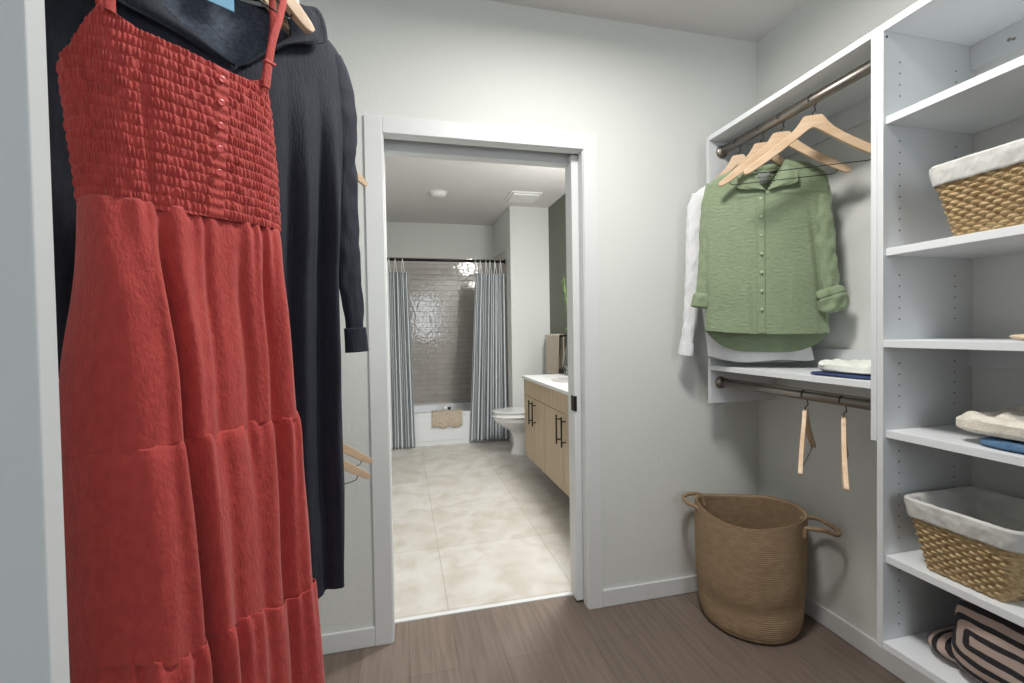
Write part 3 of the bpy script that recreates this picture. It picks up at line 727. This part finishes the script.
folded('folded_towel', 'denim blue folded cloth under a cream sweater on the tower shelf', 'clothes', 1.375, 1.60, .50, .835, .9464, .022, M['blue'], 4, .002)
folded('folded_sweater', 'cream folded sweater lying on the blue cloth in the tower', 'clothes', 1.375, 1.62, .49, .885, .9715, .036, M['cream'], 12, .020)
folded('folded_cloth', 'beige folded cloth on the middle tower shelf at the right edge', 'clothes', 1.375, 1.58, .50, .772, 1.2074, .016, M['beige'], 15, .001)

# striped cushion on the bottom shelf
b = B()
def cush(side):
    def fn(u, v):
        x, z = (u - .5), (v - .5)
        e = min(1, (1 - abs(2 * x) ** 5)) * min(1, (1 - abs(2 * z) ** 4)); e = max(0, e) ** .45
        w_ = .245 * (1 - .05 * abs(2 * z) ** 3); h_2 = .102 * (1 - .08 * (2 * x) ** 4)
        y = x * 2 * w_; zz = z * 2 * h_2
        return (side * (.058 * e + .006 * nz(y * 16, zz * 16, side)), y, zz)
    return fn
uvc = lambda u, v: (1 - u, v)
b.grid(cush(-1), 70, 40, uvf=uvc); b.grid(cush(1), 70, 40, uvf=uvc)
b.xform(Matrix.Translation((1.428, .650, .3296 + .112)) @ Matrix.Rotation(math.radians(8), 4, 'Y'))
cu = obj('striped_cushion', b, M['pillow'], weld=True)
tag(cu, 'black and beige striped cushion standing on the bottom tower shelf', 'cushion')
b = B()
def roll(u, v):
    a = u * 2 * PI; y = .86 + .115 * v; k = math.sin(PI * min(1, max(0, .04 + v * .96))) ** .35 if 0 < v < 1 else .05
    return (1.475 + .075 * math.cos(a) * k, y, .3305 + .030 + .030 * math.sin(a) * k + .003 * nz(v * 9, a))
b.grid(roll, 36, 24, cu=True, uvf=lambda u, v: (.95 + v * .35, .5 + 1.1 * u))
o = obj('striped_blanket', b, M['pillow'], weld=True); tag(o, 'small rolled striped blanket poking out beside the cushion', 'blanket')

# ------------------------------------------------------------------ baskets
def basket(label, x0, yc, z0, lt=.250, lb=.178, dt=.27, db=.22, h=.190, skew=0.0):
    t = thing('wicker_basket', label, 'basket', (x0 + dt / 2, yc, z0), skew, 'lined wicker baskets')
    cxo = 0
    def loop(u, hx, hy, r):
        """rounded rectangle perimeter point and outward normal for u in 0..1"""
        r = min(r, hx * .9, hy * .9)
        segs = [(2 * (hy - r)), PI / 2 * r, 2 * (hx - r), PI / 2 * r] * 2; tot = sum(segs); s = u * tot
        cx = [(-hx, 0), None, (0, hy), None, (hx, 0), None, (0, -hy), None]
        dirs = [(0, 1), None, (1, 0), None, (0, -1), None, (-1, 0), None]
        cor = {1: (-hx + r, hy - r, PI), 3: (hx - r, hy - r, PI / 2), 5: (hx - r, -hy + r, 0), 7: (-hx + r, -hy + r, -PI / 2)}
        nrm = {0: (-1, 0), 2: (0, 1), 4: (1, 0), 6: (0, -1)}
        for i, L in enumerate(segs):
            if s <= L or i == 7:
                k = s / L if L > 0 else 0
                if i in nrm:
                    d = dirs[i]; c = cx[i]; m_ = (k - .5) * L
                    return c[0] + d[0] * m_, c[1] + d[1] * m_, nrm[i][0], nrm[i][1]
                c = cor[i]; a = c[2] - k * PI / 2
                return c[0] + r * math.cos(a), c[1] + r * math.sin(a), math.cos(a), math.sin(a)
            s -= L
    NR_ = 17; NS = 58
    def fn(u, v):
        hx = (db + (dt - db) * v) / 2 - .004; hy = (lb + (lt - lb) * v) / 2 - .004
        x, y, nx, ny = loop(u, hx, hy, .022)
        # the front corners slope less than the ends: shift so that the front face leans out a little
        row = v * NR_; ri = math.floor(row); k = row - ri
        strand = abs(math.sin(PI * k)) ** .5
        ou = .5 + .5 * math.sin(u * NS * PI + ri * PI)
        d = strand * (.0010 + .0062 * ou ** 1.4) + .0011 * math.sin(u * 900 + v * 260) * strand + .001 * nz(u * 90, v * 9)
        return (x + nx * d, y + ny * d, v * (h - .02) + .002 + .0012 * nz(u * 60, ri))
    b = B(); b.grid(fn, 760, 170, cu=True)
    hx, hy = db / 2 - .006, lb / 2 - .006; b.box(-hx, hx, -hy, hy, .0, .006)
    obj('woven_body', b, M['seagrass'], t, world=False)
    # cloth lining: outer cuff, rim, inside and bottom
    prof = [(.0065, h - .052), (.0085, h - .048), (.0085, h - .02), (.006, h - .004), (.0, h + .001), (-.006, h - .006), (-.010, h - .05), (-.011, .10), (-.012, .03), (-.018, .012)]
    def fl(u, v):
        q = v * (len(prof) - 1); i = min(int(q), len(prof) - 2); f = q - i
        off = prof[i][0] * (1 - f) + prof[i + 1][0] * f; z = prof[i][1] * (1 - f) + prof[i + 1][1] * f
        vv = min(1, z / (h - .0))
        hx = (db + (dt - db) * vv) / 2 ; hy = (lb + (lt - lb) * vv) / 2
        x, y, nx, ny = loop(u, hx, hy, .024)
        w_ = .0022 * nz(u * 34, z * 26) + .0012 * nz(u * 90, z * 60, 3)
        if i < 2: z += .002 * nz(u * 40, 2)
        return (x + nx * (off + w_ * (1 if off > 0 else 1.6)), y + ny * (off + w_), z)
    b = B(); b.grid(fl, 300, 60, cu=True)
    hx, hy = db / 2 - .012, lb / 2 - .012
    b.box(-hx, hx, -hy, hy, .0075, .013)
    obj('fabric_liner', b, M['liner'], t, world=False)
    return t
basket('lined wicker basket on the upper tower shelf, seen from below', 1.352, .793, 1.4695)
basket('lined wicker basket on the lower tower shelf, seen from above', 1.352, .853, .5815)

# ------------------------------------------------------------------ laundry hamper
hm = thing('laundry_hamper', 'tall tan coiled-rope laundry hamper in the corner right of the doorway', 'hamper', (1.425, 1.648, .001))
def hfn(u, v):
    # v 0..0.06 base turn-in, up to the rim, then inside back down
    a = u * 2 * PI
    if v < .62:
        k = v / .62; z = .478 * k
        r = cr([(0, .10), (.012, .165), (.04, .184), (.10, .194), (.25, .202), (.6, .207), (1, .204)], k)[0]
        ridge = .0016 * abs(math.sin(PI * z / .0082))
        inn = 0
    else:
        k = (v - .62) / .38; z = .478 * (1 - k) + .008 * k
        r = cr([(0, .204), (.02, .194), (.4, .196), (.85, .184), (.97, .16), (1, .09)], k)[0]
        ridge = -.0016 * abs(math.sin(PI * z / .0082)); inn = 1
    up = z / .478
    # soft squarish rim, a dent low on the front
    r *= 1 + .045 * up * math.cos(2 * (a + .62)) + .016 * up * math.cos(3 * a + 1) + .010 * nz(math.cos(a) * 2, math.sin(a) * 2, z * 7)
    r -= .012 * math.exp(-((z - .16 - .05 * math.sin(a + 1)) / .05) ** 2) * max(0, math.cos(a + 2.2)) 
    r += ridge
    z2 = z + up ** 6 * (.012 * math.cos(2 * a + 1.0) + .006 * math.sin(3 * a))
    return (1.425 + r * math.cos(a), 1.648 + r * math.sin(a), .001 + max(0, z2))
b = B(); b.grid(hfn, 150, 620, cu=True); b.lathe([(0, 0), (.105, 0)], (1.425, 1.648, .0015), 48); b.lathe([(0, 0), (.095, 0)], (1.425, 1.648, .010), 48)
obj('woven_body', b, M['jute'], hm)
def rope(pts, r=.0075):
    A = [(i / (len(pts) - 1),) + p for i, p in enumerate(pts)]
    b = B(); b.tube([cr(A, i / 90) for i in range(91)], lambda t: r * (1 + .12 * abs(math.sin(t * 60))), 12)
    obj('rope_handle', b, M['jute'], hm)
rope([(1.512, 1.452, .420), (1.52, 1.445, .462), (1.56, 1.415, .462), (1.612, 1.398, .445), (1.640, 1.430, .452), (1.628, 1.50, .466), (1.600, 1.545, .452), (1.595, 1.552, .410)])
rope([(1.232, 1.70, .420), (1.228, 1.712, .470), (1.205, 1.76, .482), (1.222, 1.812, .486), (1.28, 1.835, .488), (1.325, 1.830, .478), (1.338, 1.820, .430)])

# ------------------------------------------------------------------ bathroom
# bathtub
tb = thing('bathtub', 'white alcove bathtub behind the striped curtains', 'bathtub', (.40, 5.45, 0))
b = B(); x0, x1, y0, y1 = AL + .002, 1.153, 5.095, BY - .002
rim = .362
o_ = [(x0, y0), (x1, y0), (x1, y1), (x0, y1)]
def rr(u, hx, hy, r):
    a = u * 2 * PI; c, s = math.cos(a), math.sin(a); p = .35
    return hx * math.copysign(abs(c) ** p, c), hy * math.copysign(abs(s) ** p, s)
cx, cy = (x0 + x1) / 2, (y0 + y1) / 2; hx, hy = (x1 - x0) / 2, (y1 - y0) / 2
prof = [(0, -.004, 0.0), (0, -.004, rim - .012), (.004, -.001, rim - .003), (.012, .008, rim), (.075, .07, rim), (.085, .08, rim - .006), (.11, .095, rim - .08), (.16, .13, .12), (.24, .18, .07), (.5, .30, .06), (hx, hy, .06)]
def tubf(u, v):
    q = v * (len(prof) - 1); i = min(int(q), len(prof) - 2); f = q - i
    ox, oy, z = [prof[i][k] * (1 - f) + prof[i + 1][k] * f for k in range(3)]
    a = u * 2 * PI; c, s = math.cos(a), math.sin(a); p = .12 if q < 4 else .35
    X_ = (hx - ox) * math.copysign(min(1, abs(c) ** p * (1.0)), c); Y_ = (hy - max(oy, 0)) * math.copysign(abs(s) ** p, s)
    return (cx + X_, cy + Y_, z)
b.grid(tubf, 160, 50, cu=True); obj('tub_shell', b, M['acry'], tb)
b = B(); b.rbox(x0 + .12, x1 - .12, 5.0885, 5.095, .05, .30, .003); obj('apron_panel', b, M['acry'], tb)
# towel over the tub edge
b = B()
tp = [(0, 5.20, .30), (.18, 5.178, .364), (.24, 5.16, .374), (.42, 5.105, .374), (.47, 5.082, .366), (.52, 5.079, .345), (1, 5.074, .215)]
def tw(u, v):
    y, z = cr(tp, v); x = .297 + .333 * u
    k = smooth(.5, 1, v)
    return (x + .010 * k * math.sin(6 * u), y - .010 * k * abs(nz(u * 6, v * 3)) * 2 - .003, z + k * .012 * math.sin(u * 14) + .002 * nz(u * 60, v * 60))
b.grid(tw, 90, 70)
fr = B()
for i in range(70):
    u = i / 69; x = .297 + .333 * u + .010 * math.sin(6 * u); z = .215 + .012 * math.sin(u * 14)
    b.tube([(x, 5.070, z + .004), (x + random.uniform(-.002, .002), 5.069, z - .012)], .0016, 5)
tag(obj('bath_towel', b, M['tan_towel'], solid=.008), 'tan fringed towel draped over the tub edge', 'towel')
b = B(); b.lathe([(0, 0), (.022, 0), (.026, .012), (.024, .042), (.018, .05), (0, .05)], (.447, 5.150, .3825), 20, cap=False)
o = thing('soap_dish', 'small white cup with a dark cap on the towel at the tub edge', 'soap dish', (.447, 5.15, .3825)); obj('cup', b, M['porc'], o)
b = B(); b.lathe([(0, 0), (.014, 0), (.016, .008), (.016, .028), (0, .030)], (.495, 5.150, .3825), 16); tag(obj('bottle_cap', b, M['black'], o), 'dark cap lying beside the cup')
# curtain rod
RZ = 2.052; RY = 5.10
cr_ = thing('curtain_rod', 'dark bronze shower curtain rod across the tub alcove', 'curtain rod', (.40, RY, RZ))
b = B(); b.cyl((AL + .001, RY, RZ), (1.166, RY, RZ), .0155, 20); obj('pole', b, M['black'], cr_)
for x, s in ((AL + .001, 1), (1.166, -1)):
    b = B(); b.cyl((x, RY, RZ), (x + s * .02, RY, RZ), .028, 24); obj('end_cap', b, M['black'], cr_)
def curtain(x0t, x1t, x0b, x1b, label, nfolds, seed, ztop=1.905, zb=.012, n=4):
    t = thing('shower_curtain', label, 'shower curtain', ((x0t + x1t) / 2, RY, 0), 0, 'striped shower curtains')
    width = nfolds * .12
    def fn(u, v):
        z = ztop + (zb - ztop) * v; x = (x0t + (x1t - x0t) * u) * (1 - v) + (x0b + (x1b - x0b) * u) * v
        A = .026 + .012 * v
        ph = 2 * PI * nfolds * (u + .012 * nz(u * 5, v * 2.2, seed)) + .5 * nz(v * 2, seed)
        y = RY - .048 + A * math.sin(ph) * (.7 + .6 * nz(u * 6, seed)) + .010 * nz(u * 20, v * 2, seed)
        return (x + .010 * math.cos(ph) * (.5 + v * .5), y, z)
    uvf = lambda u, v: (u * width, v)
    b = B(); b.grid(fn, 360, 70, uvf=uvf); obj('curtain_cloth', b, M['stripe'], t, solid=.0012)
    for i in range(n):
        u = (i + .25) / n; x, y, z = fn(u, 0)
        k = B(); k.tube([(x, RY + .0205 * math.cos(q * 2 * PI / 24), RZ - .0015 + .0205 * math.sin(q * 2 * PI / 24)) for q in range(24)], .003, 8, closed=True)
        rg = obj('curtain_ring', k, M['chrome'], t)
        k = B(); k.tube([(x - .016, y, z - .004), (x - .005, RY - .026, RZ - .02), (x, RY - .0265, RZ + .005), (x + .004, RY - .018, RZ - .03), (x + .016, y + .001, z - .004)], .0045, 6)
        obj('tie', k, M['white_cloth'], rg)
curtain(-.22, .065, -.24, .100, 'blue-grey and white striped shower curtain gathered at the left of the tub', 6, 2.0, zb=.004)
curtain(.80, 1.135, .70, 1.135, 'blue-grey and white striped shower curtain gathered at the right, next to the toilet', 8, 6.0, zb=.030, n=6)

# toilet (faces the room's left)
to = thing('toilet', 'white toilet between the vanity and the wing wall', 'toilet', (1.25, 4.5, 0))
def egg(u, k, sc=1.0, w=.185, L=.25, xc=1.13):
    a = u * 2 * PI; c, s = math.cos(a), math.sin(a)
    return xc + (L * c * sc if c < 0 else (L * .85) * c * sc), 4.5 + w * s * sc
b = B()
bp = [(0, .56, .00, 1.19), (.06, .57, .012, 1.19), (.12, .50, .05, 1.19), (.35, .42, .15, 1.18), (.5, .50, .23, 1.17), (.68, .80, .30, 1.145), (.82, .98, .355, 1.132), (.92, 1.0, .392, 1.13), (1, .985, .400, 1.13)]
def bowl(u, v):
    sc, z, xc = cr(bp, v); x, y = egg(u, 0, sc, xc=xc); return (x, y, z)
b.grid(bowl, 64, 60, cu=True)
b.lathe([(0, 0), (.02, 0)], (1.13, 4.5, .399), 20)
# rear pedestal under the tank
b.rbox(1.25, 1.50, 4.40, 4.60, .0, .38, .03)
obj('bowl', b, M['porc'], to)
b = B()
def seat(u, v):
    k = [(0, .0, .400), (.1, 1.0, .401), (.25, 1.02, .408), (.45, 1.02, .420), (.5, .99, .426), (.55, 1.01, .428), (.8, 1.01, .442), (.92, .95, .450), (1, .0, .452)]
    sc, z = cr(k, v); x, y = egg(u, 0, sc); return (x, y, z)
b.grid(seat, 64, 40, cu=True); obj('lid', b, M['porc'], to)
b = B(); b.rbox(1.40, 1.585, 4.30, 4.70, .37, .74, .02, seg=3); obj('tank', b, M['porc'], to)
b = B(); b.rbox(1.39, 1.595, 4.29, 4.71, .741, .775, .010, seg=3); obj('tank_lid', b, M['porc'], to)
b = B(); b.cyl((1.385, 4.36, .69), (1.40, 4.36, .69), .012, 12); b.rbox(1.376, 1.386, 4.345, 4.42, .682, .698, .004); obj('flush_lever', b, M['chrome'], to)

# vanity
VX, VY0, VY1 = 1.04, 2.10, 3.905
va = thing('vanity_cabinet', 'pale oak bathroom vanity with black bar pulls right of the doorway', 'cabinet', (VX, VY0, .15))
b = B(); b.rbox(VX + .018, BR - .002, VY0, VY1, .155, .832, .001); obj('carcass', b, M['oak'], va)
b = B(); b.rbox(BR - .12, BR - .002, VY0 + .1, VY1 - .1, 0.001, .1545, .001); obj('plinth', b, M['oak'], va)
def bar_pull(par, y, z0, z1, x=VX):
    k = B(); k.cyl((x - .030, y, z0), (x - .030, y, z1), .0055, 12)
    for z in (z0 + .03, z1 - .03): k.cyl((x - .030, y, z), (x, y, z), .0045, 10)
    obj('bar_handle', k, M['black'], par)
b = B(); b.rbox(VX, VX + .0175, 3.015, VY1 - .001, .695, .829, .0015); f1 = obj('drawer_front', b, M['oak'], va)
b = B(); b.rbox(VX, VX + .0175, VY0 + .001, 3.011, .695, .829, .0015); f1 = obj('drawer_front', b, M['oak'], va)
ys = [VY1 - .001, 3.600, 3.29 + .0, 2.885 + .015, 2.50, VY0 + .001]
doors = [(3.598, 3.904, 'n'), (3.290, 3.595, 'f'), (2.900, 3.287, 'n'), (2.500, 2.897, 'f'), (2.101, 2.497, 'n')]
for ya, yb, hs in doors:
    b = B(); b.rbox(VX, VX + .0175, ya + .0015, yb - .0015, .157, .691, .0015); d_ = obj('cabinet_door', b, M['oak'], va)
    bar_pull(d_, (ya + .05 if hs == 'n' else yb - .05), .475, .675)
b = B(); b.rbox(VX - .016, BR - .002, VY0 - .004, VY1 + .012, .8325, .858, .003)
ct = tag(obj('countertop', b, M['quartz'], va), 'white quartz counter')
b = B(); b.lathe([(.98, 0), (1.03, .002), (1.0, .004), (.93, .0), (.85, .0008), (.0, .0004)], (1.33, 3.36, .8585), 48, sx=.19, sy=.25); obj('sink_basin', b, M['porc'], va)
fa = thing('faucet', 'black single-handle faucet behind the sink', 'faucet', (1.52, 3.36, .8582))
b = B(); b.cyl((1.52, 3.36, .8582), (1.52, 3.36, .99), .018, 20); b.tube([(1.52, 3.36, .97), (1.47, 3.36, 1.0), (1.41, 3.36, .985), (1.40, 3.36, .965)], .012, 12); obj('spout', b, M['black'], fa)
b = B(); b.rbox(1.508, 1.532, 3.35, 3.37, .9902, 1.03, .004); obj('handle', b, M['black'], fa)

# vase with leafy stems on the counter
vs = thing('glass_vase', 'clear glass vase with leafy stems standing on the vanity behind the jamb', 'vase', (1.435, 3.76, .8582))
b = B(); b.lathe([(0, .004), (.045, .004), (.055, .0), (.062, .02), (.075, .10), (.06, .20), (.036, .27), (.040, .33), (.037, .33), (.033, .27), (.056, .20), (.071, .10), (.058, .025), (0, .012)], (1.435, 3.76, .8582), 40); obj('vase_body', b, M['glass'], vs)
lf = B(); rnd = random.Random(5)
for i in range(9):
    a = rnd.uniform(0, 2 * PI); dx, dy = math.cos(a), math.sin(a); sp = rnd.uniform(.05, .12); hh = rnd.uniform(.6, .95)
    if i == 0: dx, dy, sp, hh = -.45, .3, .10, .83
    if i == 1: dx, dy, sp, hh = -.6, .1, .09, .78
    pts = [(1.435 + dx * sp * t * t, 3.76 + dy * sp * t * t, .865 + hh * t) for t in [q / 10 for q in range(11)]]
    lf.tube(pts, .0022, 6)
    for q in range(5, 11):
        p_ = Vector(pts[q])
        for s_ in (-1, 1):
            an = rnd.uniform(0, 2 * PI); dv = Vector((math.cos(an), math.sin(an), rnd.uniform(-.2, .6))).normalized(); L = rnd.uniform(.035, .06)
            sd = dv.cross(Vector((0, 0, 1))).normalized() * L * .28
            v0 = [lf.bm.verts.new(p_ + dv * L * a_ + sd * w_ + Vector((0, 0, -.3 * L * a_ * a_))) for a_, w_ in ((0, 0), (.35, .8), (.7, .7), (1, 0), (.7, -.7), (.35, -.8))]
            lf.face(v0)
obj('leafy_stems', lf, M['leaf'], vs)
# towel bar and towel on the dark wall
br_ = thing('towel_bar', 'dark towel bar on the grey-green wall past the vanity', 'towel bar', (BR, 4.5, 1.2))
b = B(); b.cyl((1.54, 4.18, 1.2), (1.54, 4.80, 1.2), .009, 16); obj('bar', b, M['black'], br_)
for y in (4.22, 4.76):
    b = B(); b.cyl((1.54, y, 1.2), (BR - .001, y, 1.2), .008, 12); b.cyl((BR - .008, y, 1.2), (BR - .001, y, 1.2), .024, 20); obj('mount', b, M['black'], br_)
b = B()
def ht(u, v):
    y = 4.30 + .40 * u
    q = [(0, 1.566, .86), (.4, 1.566, 1.17), (.47, 1.560, 1.209), (.5, 1.54, 1.216), (.53, 1.522, 1.209), (.6, 1.514, 1.17), (1, 1.505, .80)]
    x, z = cr(q, v); return (x - (.008 * abs(nz(u * 5, v * 3)) if v > .5 else 0), y, z)
b.grid(ht, 40, 80)
tag(obj('hand_towel', b, M['tan_towel'], solid=.007), 'tan towel hanging over the bar on the grey-green wall', 'towel')

# ceiling fixtures in the bathroom
b = thing('smoke_detector', 'round white smoke detector on the bathroom ceiling', 'smoke detector', (.367, 4.52, H))
k = B(); k.lathe([(0, 0), (.076, 0), (.078, -.010), (.074, -.030), (.060, -.044), (0, -.046)], (.367, 4.52, H - .0005), 36); obj('cover', k, M['plastic'], b)
k = B(); k.lathe([(.0, 0), (.098, 0), (.098, -.004), (.078, -.006)], (.367, 4.52, H - .0004), 36); obj('mounting_plate', k, M['plastic'], b)
b = thing('exhaust_fan', 'square white exhaust fan cover on the bathroom ceiling', 'vent', (1.22, 4.50, H))
k = B(); k.rbox(1.06, 1.38, 4.34, 4.66, H - .012, H - .0005, .003); obj('frame', k, M['plastic'], b)
k = B(); k.rbox(1.085, 1.355, 4.365, 4.635, H - .028, H - .0125, .006); obj('cover_panel', k, M['plastic'], b)

# ------------------------------------------------------------------ lamps
def ceiling_lamp(x, y, power, label, r=.16, color=(1, .965, .92)):
    t = thing('ceiling_light', label, 'light', (x, y, H))
    k = B(); k.lathe([(0, 0), (r + .012, 0), (r + .012, -.022), (r - .004, -.026)], (x, y, H - .0005), 40); obj('base_ring', k, M['nickel'], t)
    k = B(); k.lathe([(r - .004, -.024), (r - .01, -.045), (r * .8, -.066), (r * .4, -.080), (0, -.084)], (x, y, H), 40); obj('diffuser', k, M['lamp'], t)
    ld = bpy.data.lights.new('lamp', 'AREA'); ld.shape = 'DISK'; ld.size = r * 2; ld.energy = power; ld.color = color
    lo = bpy.data.objects.new('bulb', ld); COL.objects.link(lo); lo.parent = t; lo.location = (0, 0, -.088)
    return t
ceiling_lamp(.58, .98, 25, 'round flush ceiling light over the closet floor')
ceiling_lamp(1.28, 2.60, 36, 'unseen round ceiling light added to brighten the bathroom', color=(1, .98, .955))  # out-of-view lamp added to brighten the bathroom, no fixture known here
# vanity light bar over the mirror
t = thing('vanity_light', 'vanity light bar on the grey-green wall above the sink', 'light', (BR, 3.0, 2.1))
k = B(); k.rbox(BR - .03, BR - .001, 2.6, 3.4, 2.06, 2.14, .004); obj('back_plate', k, M['black'], t)
for y in (2.72, 3.0, 3.28):
    k = B(); k.lathe([(0, 0), (.035, 0), (.055, .05), (.058, .11), (.0, .11)], (BR - .09, y, 2.05), 24); obj('glass_shade', k, M['lamp'], t)
    ld = bpy.data.lights.new('lamp', 'POINT'); ld.energy = 10; ld.shadow_soft_size = .07; ld.color = (1, .975, .94)
    lo = bpy.data.objects.new('bulb', ld); COL.objects.link(lo); lo.parent = t; lo.location = (-.20, y - 3.0, .0)
# area lamp standing in for daylight at the unseen window behind the camera
ld = bpy.data.lights.new('daylight', 'AREA'); ld.shape = 'RECTANGLE'; ld.size = .62; ld.size_y = 1.24; ld.energy = 12; ld.color = (.88, .94, 1.0)
lo = bpy.data.objects.new('daylight', ld); COL.objects.link(lo); lo.location = (.65, BACK - .12, 1.76); lo.rotation_euler = (PI / 2, 0, 0)

wd = bpy.data.worlds.new('world'); scene.world = wd; wd.use_nodes = True
bg = wd.node_tree.nodes['Background']; bg.inputs[0].default_value = (.85, .92, 1, 1); bg.inputs[1].default_value = .6
scene.view_settings.view_transform = 'Standard'; scene.view_settings.look = 'None'
scene.view_settings.exposure = 0.0; scene.view_settings.gamma = 1
scene.view_settings.use_curve_mapping = False
